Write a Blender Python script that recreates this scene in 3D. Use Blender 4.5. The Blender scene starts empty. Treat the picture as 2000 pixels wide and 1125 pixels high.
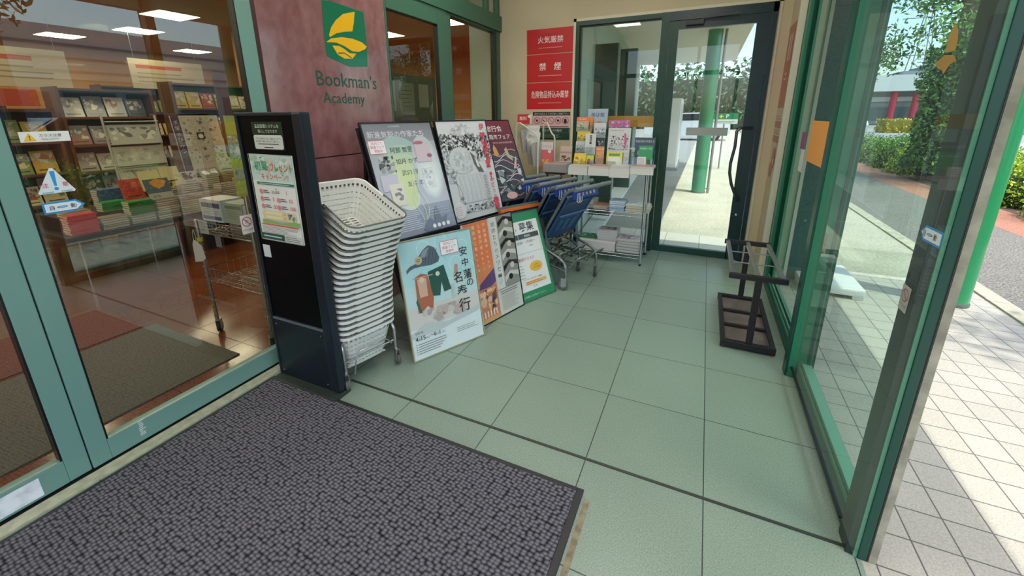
import bpy, bmesh, math, random
from math import sin, cos, pi, radians
from mathutils import Matrix, Vector
random.seed(7)
SC = bpy.context.scene
COL = SC.collection

# ---------------------------------------------------------------- camera
CAM_H = 1.3931
cam_data = bpy.data.cameras.new('camera')
cam = bpy.data.objects.new('camera', cam_data)
COL.objects.link(cam)
_r = Vector((0.909166, 0.416366, -0.007527)); _u = Vector((-0.105365, 0.247484, 0.963146)); _f = Vector((-0.402884, 0.874866, -0.268874))
_m = Matrix((_r, _u, -_f)).transposed().to_4x4()
_m.translation = Vector((0, 0, CAM_H))
cam.matrix_world = _m
cam_data.sensor_fit = 'HORIZONTAL'; cam_data.sensor_width = 36.0
cam_data.lens = 36.0 * 803.56 / 2000.0
cam_data.shift_x = -(1001.8 - 1000.0) / 2000.0
cam_data.shift_y = -(562.5 - 448.2) / 2000.0
cam_data.clip_start = 0.02; cam_data.clip_end = 400
SC.camera = cam

# ---------------------------------------------------------------- light
SC.view_settings.view_transform = 'Standard'
SC.view_settings.look = 'None'
SC.view_settings.exposure = 0.62
SC.view_settings.gamma = 1.0
SC.view_settings.use_curve_mapping = False
world = bpy.data.worlds.new('sky'); SC.world = world
world.use_nodes = True
_n = world.node_tree.nodes; _l = world.node_tree.links
_sky = _n.new('ShaderNodeTexSky'); _sky.sky_type = 'NISHITA'; _sky.sun_disc = False
_sky.sun_elevation = radians(55); _sky.sun_rotation = radians(120)
_sky.air_density = 1.0; _sky.dust_density = 2.5; _sky.ozone_density = 1.5
_l.new(_sky.outputs[0], _n['Background'].inputs[0]); _n['Background'].inputs[1].default_value = 0.30
SUN_TO = Vector((0.32, -0.10, 0.94)).normalized()
sd = bpy.data.lights.new('sun', 'SUN'); sd.energy = 2.4; sd.angle = radians(0.8); sd.color = (1.0, 0.95, 0.86)
so = bpy.data.objects.new('sun', sd); COL.objects.link(so)
so.rotation_euler = SUN_TO.to_track_quat('Z', 'Y').to_euler()
try:
    SC.cycles.max_bounces = 10; SC.cycles.transparent_max_bounces = 24; SC.cycles.glossy_bounces = 4
    SC.cycles.sample_clamp_indirect = 6.0; SC.cycles.caustics_reflective = False; SC.cycles.caustics_refractive = False
except Exception:
    pass

# ---------------------------------------------------------------- materials
def lin(h):
    h = h.lstrip('#'); o = []
    for i in (0, 2, 4):
        c = int(h[i:i + 2], 16) / 255.0
        o.append(c / 12.92 if c <= .04045 else ((c + .055) / 1.055) ** 2.4)
    return (*o, 1.0)
_mc = {}
def mt(h, rough=.55, metal=0.0, spec=.5, coat=0.0, noise=0.0, nscale=20.0, bump=0.0, emit=0.0):
    k = (h, rough, metal, spec, coat, noise, nscale, bump, emit)
    if k in _mc: return _mc[k]
    m = bpy.data.materials.new('surface_' + h.strip('#')); m.use_nodes = True
    nt = m.node_tree; b = nt.nodes['Principled BSDF']
    b.inputs['Base Color'].default_value = lin(h)
    b.inputs['Roughness'].default_value = rough; b.inputs['Metallic'].default_value = metal
    b.inputs['Specular IOR Level'].default_value = spec; b.inputs['Coat Weight'].default_value = coat
    b.inputs['Coat Roughness'].default_value = .08
    if emit:
        b.inputs['Emission Color'].default_value = lin(h); b.inputs['Emission Strength'].default_value = emit
    if noise or bump:
        tc = nt.nodes.new('ShaderNodeTexCoord'); nz = nt.nodes.new('ShaderNodeTexNoise')
        nz.inputs['Scale'].default_value = nscale; nz.inputs['Detail'].default_value = 4
        nt.links.new(tc.outputs['Object'], nz.inputs['Vector'])
        if noise:
            mx = nt.nodes.new('ShaderNodeMix'); mx.data_type = 'RGBA'
            c = lin(h)
            mx.inputs['A'].default_value = (*[v * (1 - noise) for v in c[:3]], 1)
            mx.inputs['B'].default_value = (*[min(1, v * (1 + noise)) for v in c[:3]], 1)
            rp = nt.nodes.new('ShaderNodeMapRange'); rp.inputs[1].default_value = .35; rp.inputs[2].default_value = .65
            nt.links.new(nz.outputs['Fac'], rp.inputs[0]); nt.links.new(rp.outputs[0], mx.inputs['Factor'])
            nt.links.new(mx.outputs['Result'], b.inputs['Base Color'])
        if bump:
            bp = nt.nodes.new('ShaderNodeBump'); bp.inputs['Strength'].default_value = bump; bp.inputs['Distance'].default_value = .004
            nt.links.new(nz.outputs['Fac'], bp.inputs['Height']); nt.links.new(bp.outputs[0], b.inputs['Normal'])
    _mc[k] = m
    return m

def glass(name, tint='#e6f3ee', refl=1.0, haze=0.0):
    m = bpy.data.materials.new(name); m.use_nodes = True
    nt = m.node_tree; nt.nodes.clear()
    out = nt.nodes.new('ShaderNodeOutputMaterial'); mix = nt.nodes.new('ShaderNodeMixShader')
    tr = nt.nodes.new('ShaderNodeBsdfTransparent'); gl = nt.nodes.new('ShaderNodeBsdfGlossy')
    tr.inputs[0].default_value = lin(tint); gl.inputs['Roughness'].default_value = 0.0
    geo = nt.nodes.new('ShaderNodeNewGeometry'); dt = nt.nodes.new('ShaderNodeVectorMath'); dt.operation = 'DOT_PRODUCT'
    nt.links.new(geo.outputs['Normal'], dt.inputs[0]); nt.links.new(geo.outputs['Incoming'], dt.inputs[1])
    def M_(op, a_, b_=None):
        n = nt.nodes.new('ShaderNodeMath'); n.operation = op; n.use_clamp = (op == 'MULTIPLY_ADD')
        for i, v in enumerate((a_, b_)):
            if v is None: continue
            if hasattr(v, 'is_output'): nt.links.new(v, n.inputs[i])
            else: n.inputs[i].default_value = v
        return n
    ab = M_('ABSOLUTE', dt.outputs['Value']).outputs[0]; om = M_('SUBTRACT', 1.0, ab).outputs[0]; pw = M_('POWER', om, 5.0).outputs[0]
    ma = M_('MULTIPLY_ADD', pw, .86); ma.inputs[2].default_value = .075 * refl      # both faces of the sheet, Schlick
    nt.links.new(ma.outputs[0], mix.inputs[0])
    nt.links.new(tr.outputs[0], mix.inputs[1]); nt.links.new(gl.outputs[0], mix.inputs[2])
    if haze:
        df = nt.nodes.new('ShaderNodeBsdfDiffuse'); df.inputs[0].default_value = (.8, .85, .83, 1)
        m2 = nt.nodes.new('ShaderNodeMixShader'); m2.inputs[0].default_value = haze
        nt.links.new(mix.outputs[0], m2.inputs[1]); nt.links.new(df.outputs[0], m2.inputs[2]); nt.links.new(m2.outputs[0], out.inputs[0])
    else:
        nt.links.new(mix.outputs[0], out.inputs[0])
    return m

def grid_mat(name, px, py, ox, oy, joint, base, jcol, rough, speck=.25, sscale=180.0, tilevar=.06, patch=.08, metal=0, bevel=.3, hue2=None):
    """tiles laid on a regular grid: joint lines, granite speckle, a little tone change from tile to tile"""
    m = bpy.data.materials.new(name); m.use_nodes = True
    nt = m.node_tree; L = nt.links; b = nt.nodes['Principled BSDF']
    def N(t, **k):
        n = nt.nodes.new(t)
        for a, v in k.items(): setattr(n, a, v)
        return n
    def M(op, a, c=None, clamp=False):
        n = N('ShaderNodeMath', operation=op, use_clamp=clamp)
        for i, v in enumerate((a, c)):
            if v is None: continue
            if hasattr(v, 'is_output'): L.new(v, n.inputs[i])
            else: n.inputs[i].default_value = v
        return n.outputs[0]
    geo = N('ShaderNodeNewGeometry'); sp = N('ShaderNodeSeparateXYZ'); L.new(geo.outputs['Position'], sp.inputs[0])
    fx = M('DIVIDE', M('SUBTRACT', sp.outputs[0], ox), px); fy = M('DIVIDE', M('SUBTRACT', sp.outputs[1], oy), py)
    def edge(f, p):
        fr = M('FRACT', f); d = M('MINIMUM', fr, M('SUBTRACT', 1.0, fr)); return M('MULTIPLY', d, p)
    d = M('MINIMUM', edge(fx, px), edge(fy, py))
    mr = N('ShaderNodeMapRange'); mr.inputs[1].default_value = joint * .4; mr.inputs[2].default_value = joint * .7
    L.new(d, mr.inputs[0]); tile = mr.outputs[0]
    cb = N('ShaderNodeCombineXYZ'); L.new(M('FLOOR', fx), cb.inputs[0]); L.new(M('FLOOR', fy), cb.inputs[1])
    wn = N('ShaderNodeTexWhiteNoise'); L.new(cb.outputs[0], wn.inputs[0])
    n1 = N('ShaderNodeTexNoise'); n1.inputs['Scale'].default_value = sscale; n1.inputs['Detail'].default_value = 3; L.new(geo.outputs['Position'], n1.inputs[0])
    n2 = N('ShaderNodeTexNoise'); n2.inputs['Scale'].default_value = 2.2; n2.inputs['Detail'].default_value = 5; L.new(geo.outputs['Position'], n2.inputs[0])
    v = M('ADD', 1.0, M('MULTIPLY', M('SUBTRACT', n1.outputs[0], .5), speck * 4))
    v = M('ADD', v, M('MULTIPLY', M('SUBTRACT', wn.outputs[0], .5), tilevar * 2))
    v = M('ADD', v, M('MULTIPLY', M('SUBTRACT', n2.outputs[0], .5), patch * 4))
    vc = N('ShaderNodeVectorMath', operation='SCALE'); vc.inputs[0].default_value = lin(base)[:3]; L.new(v, vc.inputs['Scale'])
    mx = N('ShaderNodeMix', data_type='RGBA'); mx.inputs['A'].default_value = lin(jcol)
    L.new(tile, mx.inputs['Factor']); L.new(vc.outputs[0], mx.inputs['B']); L.new(mx.outputs['Result'], b.inputs['Base Color'])
    rr = M('ADD', rough, M('MULTIPLY', M('SUBTRACT', n2.outputs[0], .5), .25)); L.new(rr, b.inputs['Roughness'])
    bp = N('ShaderNodeBump'); bp.inputs['Strength'].default_value = bevel; bp.inputs['Distance'].default_value = .002
    hh = M('ADD', tile, M('MULTIPLY', n1.outputs[0], .25)); L.new(hh, bp.inputs['Height']); L.new(bp.outputs[0], b.inputs['Normal'])
    return m

# ---------------------------------------------------------------- mesh building
class MB:
    def __init__(s, M=None):
        s.v = []; s.f = []; s.mi = []; s.mats = []; s.M = M or Matrix.Identity(4); s.cur = 0; s.smooth = []
    def mat(s, m):
        if m not in s.mats: s.mats.append(m)
        s.cur = s.mats.index(m); return s
    def add(s, vs, fs, M=None, smooth=False):
        T = s.M @ M if M is not None else s.M
        o = len(s.v); s.v += [T @ Vector(p) for p in vs]
        for f in fs: s.f.append([i + o for i in f]); s.mi.append(s.cur); s.smooth.append(smooth)
        return s
    def box(s, a, b, M=None, bev=0.0):
        x0, x1 = sorted((a[0], b[0])); y0, y1 = sorted((a[1], b[1])); z0, z1 = sorted((a[2], b[2]))
        if bev <= 0:
            vs = [(x0, y0, z0), (x1, y0, z0), (x1, y1, z0), (x0, y1, z0), (x0, y0, z1), (x1, y0, z1), (x1, y1, z1), (x0, y1, z1)]
            return s.add(vs, [(0, 3, 2, 1), (4, 5, 6, 7), (0, 1, 5, 4), (1, 2, 6, 5), (2, 3, 7, 6), (3, 0, 4, 7)], M)
        bm = bmesh.new(); bmesh.ops.create_cube(bm, size=1)
        for v in bm.verts: v.co = Vector(((x0 + x1) / 2 + v.co.x * (x1 - x0), (y0 + y1) / 2 + v.co.y * (y1 - y0), (z0 + z1) / 2 + v.co.z * (z1 - z0)))
        bmesh.ops.bevel(bm, geom=list(bm.edges), offset=min(bev, (x1 - x0) * .49, (y1 - y0) * .49, (z1 - z0) * .49), segments=2, affect='EDGES', profile=.6)
        bm.verts.index_update()
        s.add([v.co.copy() for v in bm.verts], [[v.index for v in f.verts] for f in bm.faces], M); bm.free(); return s
    def bar(s, p, q, w, h, up=(0, 0, 1)):
        p = Vector(p); q = Vector(q); d = (q - p); L = d.length; d.normalize()
        up = Vector(up); 
        if abs(up.dot(d)) > .95: up = Vector((1, 0, 0))
        x = up.cross(d).normalized(); y = d.cross(x)
        M = Matrix((x, y, d)).transposed().to_4x4(); M.translation = p
        return s.box((-w / 2, -h / 2, 0), (w / 2, h / 2, L), M)
    def tube(s, pts, r, n=8, closed=False, cap=True, M=None):
        P = [Vector(p) for p in pts]; k = len(P); rs = r if isinstance(r, (list, tuple)) else [r] * k
        tg = []
        for i in range(k):
            a = P[i - 1] if (i > 0 or closed) else P[i]; b = P[(i + 1) % k] if (i < k - 1 or closed) else P[i]
            t = (b - a); tg.append(t.normalized() if t.length > 1e-9 else Vector((0, 0, 1)))
        ref = Vector((0, 0, 1)) if abs(tg[0].z) < .9 else Vector((1, 0, 0))
        nx = ref.cross(tg[0]).normalized(); vs = []
        for i in range(k):
            if i:
                nx = nx - tg[i] * nx.dot(tg[i]); 
                nx = nx.normalized() if nx.length > 1e-6 else Vector((1, 0, 0))
            ny = tg[i].cross(nx)
            for j in range(n):
                a = 2 * pi * j / n; vs.append(P[i] + (nx * cos(a) + ny * sin(a)) * rs[i])
        fs = []
        for i in range(k if closed else k - 1):
            for j in range(n):
                fs.append((i * n + j, i * n + (j + 1) % n, ((i + 1) % k) * n + (j + 1) % n, ((i + 1) % k) * n + j))
        s.add(vs, fs, M, smooth=True)
        if cap and not closed:
            s.add(vs[:n], [tuple(reversed(range(n)))], M); s.add(vs[-n:], [tuple(range(n))], M)
        return s
    def lathe(s, prof, n=20, M=None, c=(0, 0)):
        vs = []; k = len(prof)
        for r_, z in prof:
            for j in range(n): a = 2 * pi * j / n; vs.append((c[0] + r_ * cos(a), c[1] + r_ * sin(a), z))
        fs = [(i * n + j, i * n + (j + 1) % n, (i + 1) * n + (j + 1) % n, (i + 1) * n + j) for i in range(k - 1) for j in range(n)]
        s.add(vs, fs, M, smooth=True)
        s.add(vs[:n], [tuple(reversed(range(n)))], M); s.add(vs[-n:], [tuple(range(n))], M); return s
    def prism(s, poly, z0, z1, M=None):
        n = len(poly); vs = [(x, y, z0) for x, y in poly] + [(x, y, z1) for x, y in poly]
        return s.add(vs, [tuple(reversed(range(n))), tuple(range(n, 2 * n))] + [(i, (i + 1) % n, n + (i + 1) % n, n + i) for i in range(n)], M)
    def mesh(s, name):
        me = bpy.data.meshes.new(name); me.from_pydata([tuple(v) for v in s.v], [], s.f)
        for m in s.mats: me.materials.append(m)
        me.polygons.foreach_set('material_index', s.mi); me.polygons.foreach_set('use_smooth', s.smooth); me.update(); return me
    def build(s, name, parent=None, m=None):
        if m is not None and not s.mats: s.mats.append(m)
        o = bpy.data.objects.new(name, s.mesh(name)); COL.objects.link(o)
        if parent is not None: o.parent = parent
        return o

def tag(o, label=None, cat=None, group=None, kind=None):
    if label: o['label'] = label
    if cat: o['category'] = cat
    if group: o['group'] = group
    if kind: o['kind'] = kind
    return o
def thing(name, label, cat, loc=(0, 0, 0), rz=0.0, group=None):
    o = bpy.data.objects.new(name, None); COL.objects.link(o); o.empty_display_size = .05
    o.location = loc; o.rotation_euler = (0, 0, rz); return tag(o, label, cat, group)
def struct(o): o['kind'] = 'structure'; return o
def kids(o): return [c for c in bpy.data.objects if c.parent == o]
def copy_tree(o, parent=None):
    c = o.copy(); COL.objects.link(c)
    if parent is not None: c.parent = parent
    for ch in kids(o): copy_tree(ch, c)
    return c
def B(name, a, b, m, parent=None, bev=0.0):
    mb = MB(); mb.mat(m); mb.box(a, b, bev=bev); return mb.build(name, parent)

# ---------------------------------------------------------------- flat prints
_tc = {}
def text_geo(body, bold=0.0):
    bold *= .22
    k = (body, bold)
    if k in _tc: return _tc[k]
    c = bpy.data.curves.new('t', 'FONT'); c.body = body; c.resolution_u = 2; c.offset = bold
    o = bpy.data.objects.new('t', c); COL.objects.link(o); me = o.to_mesh()
    vs = [(v.co.x, v.co.y) for v in me.vertices]; fs = [tuple(p.vertices) for p in me.polygons]
    o.to_mesh_clear(); bpy.data.objects.remove(o); bpy.data.curves.remove(c)
    _tc[k] = (vs, fs); return _tc[k]
class Art:
    """a print: flat shapes and lettering on a thin sheet, u to the right and v up, from its lower left corner"""
    def __init__(s, W, H, bg, th=.002, rough=.35, coat=.3):
        s.W, s.H, s.bg, s.th, s.rough, s.coat = W, H, bg, th, rough, coat; s.it = []; s.k = 0
    def m(s, h): return mt(h, s.rough, coat=s.coat)
    def add(s, vs, fs, h): s.k += 1; s.it.append((vs, fs, h, s.k)); return s
    def rect(s, x, y, w, h, col): return s.add([(x, y), (x + w, y), (x + w, y + h), (x, y + h)], [(0, 1, 2, 3)], col)
    def box(s, x, y, w, h, t, col):
        s.rect(x, y, w, t, col); s.k -= 1; s.rect(x, y + h - t, w, t, col); s.k -= 1; s.rect(x, y, t, h, col); s.k -= 1; return s.rect(x + w - t, y, t, h, col)
    def poly(s, pts, col): return s.add(list(pts), [tuple(range(len(pts)))], col)
    def disc(s, cx, cy, r, col, ry=None, n=24):
        ry = ry or r; return s.poly([(cx + r * cos(2 * pi * i / n), cy + ry * sin(2 * pi * i / n)) for i in range(n)], col)
    def ring(s, cx, cy, r, t, col, n=24):
        vs = []; fs = []
        for i in range(n):
            a = 2 * pi * i / n; vs += [(cx + r * cos(a), cy + r * sin(a)), (cx + (r - t) * cos(a), cy + (r - t) * sin(a))]
        for i in range(n): j = (i + 1) % n; fs.append((2 * i, 2 * j, 2 * j + 1, 2 * i + 1))
        return s.add(vs, fs, col)
    def line(s, pts, t, col):
        vs = []; fs = []
        for i, p in enumerate(pts):
            a = Vector(pts[max(0, i - 1)]); b = Vector(pts[min(len(pts) - 1, i + 1)]); d = (b - a).normalized(); n = Vector((-d.y, d.x)) * t / 2
            p = Vector(p); vs += [tuple(p + n), tuple(p - n)]
        for i in range(len(pts) - 1): fs.append((2 * i, 2 * i + 1, 2 * i + 3, 2 * i + 2))
        return s.add(vs, fs, col)
    def text(s, body, x, y, h, col, al='l', wmax=None, bold=0.0, sx=1.0, rot=0.0):
        vs, fs = text_geo(body, bold)
        if not vs: return s
        x0 = min(v[0] for v in vs); x1 = max(v[0] for v in vs); y0 = min(v[1] for v in vs); y1 = max(v[1] for v in vs)
        sy = h / max(1e-6, (y1 - y0)); sxx = sy * sx; w = (x1 - x0) * sxx
        if wmax and w > wmax: sxx *= wmax / w; w = wmax
        ox = {'l': 0, 'c': -w / 2, 'r': -w}[al]
        o = []
        for a, b in vs:
            p, q = ox + (a - x0) * sxx, (b - y0) * sy
            o.append((x + p * cos(rot) - q * sin(rot), y + p * sin(rot) + q * cos(rot)))
        return s.add(o, fs, col)
    def vtext(s, body, x, y, size, step, col, bold=0.0):
        for i, ch in enumerate(body):
            if ch != ' ': s.text(ch, x, y - i * step - size, size if ch not in 'のかりミ・ー' else size * .75, col, 'c', wmax=size * 1.05, bold=bold); s.k -= 1
        s.k += 1; return s
    def lines(s, x, y, w, n, dy, t, col, seed=1):
        rnd = random.Random(seed)
        for i in range(n): s.rect(x, y - i * dy, w * rnd.uniform(.7, 1), t, col); s.k -= 1
        s.k += 1; return s
    def blobs(s, x, y, w, h, n, cols, r0, r1, seed=1):
        rnd = random.Random(seed)
        for i in range(n):
            cx, cy = rnd.uniform(x, x + w), rnd.uniform(y, y + h); r_ = rnd.uniform(r0, r1); k = rnd.randint(5, 9); a0 = rnd.uniform(0, 6)
            pts = []
            for j in range(k):
                a = a0 + 2 * pi * j / k; q = r_ * rnd.uniform(.5, 1.3)
                pts.append((min(x + w, max(x, cx + q * cos(a))), min(y + h, max(y, cy + q * sin(a)))))
            s.poly(pts, rnd.choice(cols)); s.k -= (1 if i % 3 else 0)
        return s
    def build(s, name, M, parent=None):
        mb = MB(M)
        if s.bg: mb.mat(s.m(s.bg)); mb.box((0, 0, -s.th), (s.W, s.H, 0))
        e = min(.00025, .006 / max(1, s.k))
        for vs, fs, h, k in s.it:
            mb.mat(s.m(h)); mb.add([(a, b, e * k + .0001) for a, b in vs], fs)
        return mb.build(name, parent)
def FR(o, U, V):
    U = Vector(U).normalized(); V = Vector(V).normalized(); N = U.cross(V)
    M = Matrix((U, V, N)).transposed().to_4x4(); M.translation = Vector(o); return M
def lean(bl, az, tilt):
    a = radians(az); t = radians(tilt); U = Vector((cos(a), sin(a), 0)); nb = Vector((-sin(a), cos(a), 0))
    return FR(bl, U, nb * sin(t) + Vector((0, 0, cos(t))))
def FX(y0, z0, x): return FR((x, y0, z0), (0, 1, 0), (0, 0, 1))      # on a wall facing +x
def FXn(y0, z0, x): return FR((x, y0, z0), (0, -1, 0), (0, 0, 1))    # on a wall facing -x
def FY(x0, z0, y): return FR((x0, y, z0), (1, 0, 0), (0, 0, 1))      # on a wall facing -y
def framed(name, label, cat, M, W, H, art, fcol, fw=.008, fd=.014, group=None, back='#3a3632'):
    """a poster: print under a slim frame, standing at M"""
    root = thing(name, label, cat, M.translation, 0, group)
    Ml = Matrix.Translation(-M.translation) @ M
    art.build('print', Ml @ Matrix.Translation((fw, fw, 0.0)), root)
    mb = MB(Ml); mb.mat(mt(fcol, .3, .3))
    for a, b in (((0, 0), (W, fw)), ((0, H - fw), (W, H)), ((0, fw), (fw, H - fw)), ((W - fw, fw), (W, H - fw))): mb.box((a[0], a[1], -fd), (b[0], b[1], .003))
    mb.build('frame', root)
    mb = MB(Ml); mb.mat(mt(back, .7)); mb.box((fw, fw, -fd + .001), (W - fw, H - fw, -.003)); mb.build('backing_board', root)
    return root
# ================================================================ THE PORCH
T = .45
GREEN_IN = mt('#76a094', .38, spec=.5)           # painted sliding-door frames
GREEN_DK = mt('#0f4a3e', .35)
GREEN_MID = mt('#2c7d5e', .35)
GREEN_HI = mt('#62a286', .35)
GREEN_WIN = mt('#3f6b58', .4)
BLACK = mt('#0b0f12', .35)
BEIGE = mt('#cdbf9f', .8, noise=.04, nscale=2, bump=.05)
CREAM = mt('#e0d8c2', .6)
CHROME = mt('#c9ccce', .22, 1.0)
WHITE = mt('#e8e6e0', .5)
G_DOOR = glass('door_glass', '#e9efe6', 2.6)
G_WIN = glass('window_glass', '#dfeee6', 1.0)
G_SIDE = glass('side_glass', '#d3ece2', .9, haze=.045)
G_CLEAR = glass('clear_acrylic', '#f4f8f8', 1.0)

tile = grid_mat('granite_tiles', T, T, .1333, 1.4034, .0035, '#8b9e8d', '#36403a', .33, speck=.33, sscale=230, tilevar=.05, patch=.05)
struct(B('floor', (-2.14, -3.0, -.02), (.60, 4.40, 0), tile))
struct(B('trim_1', (-1.62, 1.392, 0), (.57, 1.404, .003), mt('#4a4f4a', .4, .5)))            # metal joint strip
struct(B('trim_2', (-2.117, -2.0, 0), (-2.058, 1.36, .008), mt('#c0bea0', .6, noise=.15, nscale=30)))   # stone sill
struct(B('trim_3', (-2.20, -2.0, 0), (-2.117, 1.52, .005), mt('#0b0f12', .6)))  # dark gap under the doors, its shade painted as a black strip

# ceiling of the porch
struct(B('ceiling', (-2.14, -3.0, 2.95), (.9, 4.50, 3.0), mt('#d8cfb8', .8)))
mb = MB(); mb.mat(GREEN_MID)
for x in (-2.14, -1.3, -.4, .5): mb.box((x, -3.06, 0), (x + .07, -3.0, 2.95))
mb.box((-2.14, -3.06, 2.3), (.57, -3.0, 2.4)); mb.box((-2.14, -3.06, 0), (.57, -3.0, .1)); struct(mb.build('wall_rear_open'))  # unseen open frame, left unglazed to let sky light in

# ---- wall_left : sliding doors, pillar, windows
def glazed_leaf(name, y0, y1, ztop, x, st_l, st_r, zb0, zb1, rail_t, m, gm, th=.045, gasket=True):
    """door leaf in the plane x: two stiles, bottom and top rail, pane"""
    mb = MB(); mb.mat(m)
    mb.box((x - th, y0, zb0), (x, y0 + st_l, ztop), bev=.003); mb.box((x - th, y1 - st_r, zb0), (x, y1, ztop), bev=.003)
    mb.box((x - th, y0 + st_l, zb0), (x, y1 - st_r, zb1), bev=.002); mb.box((x - th, y0 + st_l, ztop - rail_t), (x, y1 - st_r, ztop), bev=.002)
    o = struct(mb.build(name))
    g = MB(); g.mat(gm); g.add([(x - th / 2, y0 + st_l, zb1), (x - th / 2, y1 - st_r, zb1), (x - th / 2, y1 - st_r, ztop - rail_t), (x - th / 2, y0 + st_l, ztop - rail_t)], [(0, 1, 2, 3)])
    g.build('pane', o)
    if gasket:
        k = MB(); k.mat(BLACK); e = .006
        for (a, b) in (((y0 + st_l, zb1), (y0 + st_l + e, ztop - rail_t)), ((y1 - st_r - e, zb1), (y1 - st_r, ztop - rail_t)), ((y0 + st_l, ztop - rail_t - e), (y1 - st_r, ztop - rail_t))):
            k.box((x - th + .004, a[0], a[1]), (x - .002, b[0], b[1]))
        k.mat(mt('#b9bcb6', .3, .6)); k.box((x - .007, y0 + st_l, zb1), (x - .002, y1 - st_r, zb1 + .003))
        k.build('gasket', o)
    return o
LX = -2.13
d1 = glazed_leaf('door_1', -.62, .513, 2.12, LX - .004, .06, .066, .012, .112, .09, GREEN_IN, G_DOOR)
d2 = glazed_leaf('door_2', .517, 1.522, 2.12, LX, .060, .080, .012, .106, .09, GREEN_IN, G_DOOR)
B('meeting_strip', (LX - .03, .5125, .012), (LX - .012, .5175, 2.12), BLACK, d2)
struct(B('door_3', (LX - .05, -1.9, .012), (LX - .004, -.625, 2.12), GREEN_IN))
B('silver_patch', (LX - .0038, .10, .022), (LX - .0025, .376, .099), mt('#dfe3e6', .3, noise=.25, nscale=18), d1)
mb = MB(); mb.mat(mt('#dfe4e4', .4))
rr = random.Random(3)
for i in range(9): mb.box((LX, .680 + rr.uniform(0, .004), .040 + i * .0085), (LX + .0008, .680 + rr.uniform(.012, .026), .044 + i * .0085))
mb.build('worn_sticker', d2)
struct(B('trim_4', (LX - .16, -1.9, 2.12), (LX + .01, 1.544, 2.36), GREEN_IN))                 # header over the doors
struct(B('wall_left', (LX - .16, -3.0, 2.36), (LX, 2.507, 2.95), BEIGE))
struct(B('trim_5', (LX - .15, 1.5225, 0), (LX - .002, 1.544, 2.12), mt('#3f211c', .4)))          # dark jamb beside the pillar

marble = bpy.data.materials.new('polished_red_granite'); marble.use_nodes = True
nt = marble.node_tree; b = nt.nodes['Principled BSDF']
geo = nt.nodes.new('ShaderNodeNewGeometry'); mp = nt.nodes.new('ShaderNodeMapping'); mp.inputs['Scale'].default_value = (1, 1.6, 1.0)
nz = nt.nodes.new('ShaderNodeTexNoise'); nz.inputs['Scale'].default_value = 9; nz.inputs['Detail'].default_value = 7; nz.inputs['Distortion'].default_value = .3
cr = nt.nodes.new('ShaderNodeValToRGB'); cr.color_ramp.elements[0].position = .3; cr.color_ramp.elements[0].color = lin('#88585a'); cr.color_ramp.elements[1].position = .75; cr.color_ramp.elements[1].color = lin('#a27678')
nt.links.new(geo.outputs['Position'], mp.inputs[0]); nt.links.new(mp.outputs[0], nz.inputs[0]); nt.links.new(nz.outputs[0], cr.inputs[0]); nt.links.new(cr.outputs[0], b.inputs['Base Color'])
b.inputs['Roughness'].default_value = .16; b.inputs['Specular IOR Level'].default_value = .9; b.inputs['Coat Weight'].default_value = .6; b.inputs['Coat Roughness'].default_value = .1
mb = MB(); mb.mat(marble)
for z0, z1 in ((0, 1.143), (1.149, 2.36)): mb.box((LX - .15, 1.545, z0), (LX, 2.506, z1), bev=.002)
mb.mat(BLACK); mb.box((LX - .15, 1.547, 1.14), (LX - .004, 2.504, 1.152))
struct(mb.build('pillar'))
# shop sign on the pillar
LG = mt('#0f7a55', .25)
a = Art(.42, .38, None, rough=.25)
a.poly([(.073, .368), (.141, .376), (.403, .367), (.41, .217), (.396, .033), (.234, .018), (.062, .062), (.059, .165)], '#0c7a58')
a.poly([(.326, .355), (.31, .29), (.289, .234), (.221, .221), (.155, .202), (.102, .173), (.096, .184), (.119, .229), (.162, .277), (.226, .323)], '#ffc61f')
a.poly([(.07, .141), (.109, .166), (.195, .186), (.283, .190), (.362, .180), (.405, .159), (.386, .14), (.329, .117), (.271, .114), (.208, .137), (.147, .148)], '#ffc61f')
a.poly([(.113, .127), (.166, .132), (.208, .118), (.245, .100), (.304, .103), (.265, .069), (.197, .062), (.146, .08)], '#ffc61f')
a.line([(.15, .088), (.20, .095), (.26, .072)], .006, '#0b5a3f')
o = a.build('emblem_sign', FX(1.90, 1.68, LX + .0012)); tag(o, 'green and yellow book emblem sign high on the red stone pillar', 'sign')
a = Art(.56, .30, None, rough=.4)
a.text('Bookman’s', 0, .13, .085, '#1d5c49', wmax=.50, bold=.01)
o = a.build('shop_lettering', FX(1.865, 1.44, LX + .0012)); tag(o, 'dark green upper word of the shop name on the pillar below the emblem', 'sign')
a = Art(.56, .30, None, rough=.4); a.text('Academy', .03, .01, .085, '#1d5c49', wmax=.42, bold=.01)
o = a.build('shop_lettering', FX(1.865, 1.44, LX + .0012)); tag(o, 'dark green lower word of the shop name, second line on the pillar', 'sign')

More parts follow.
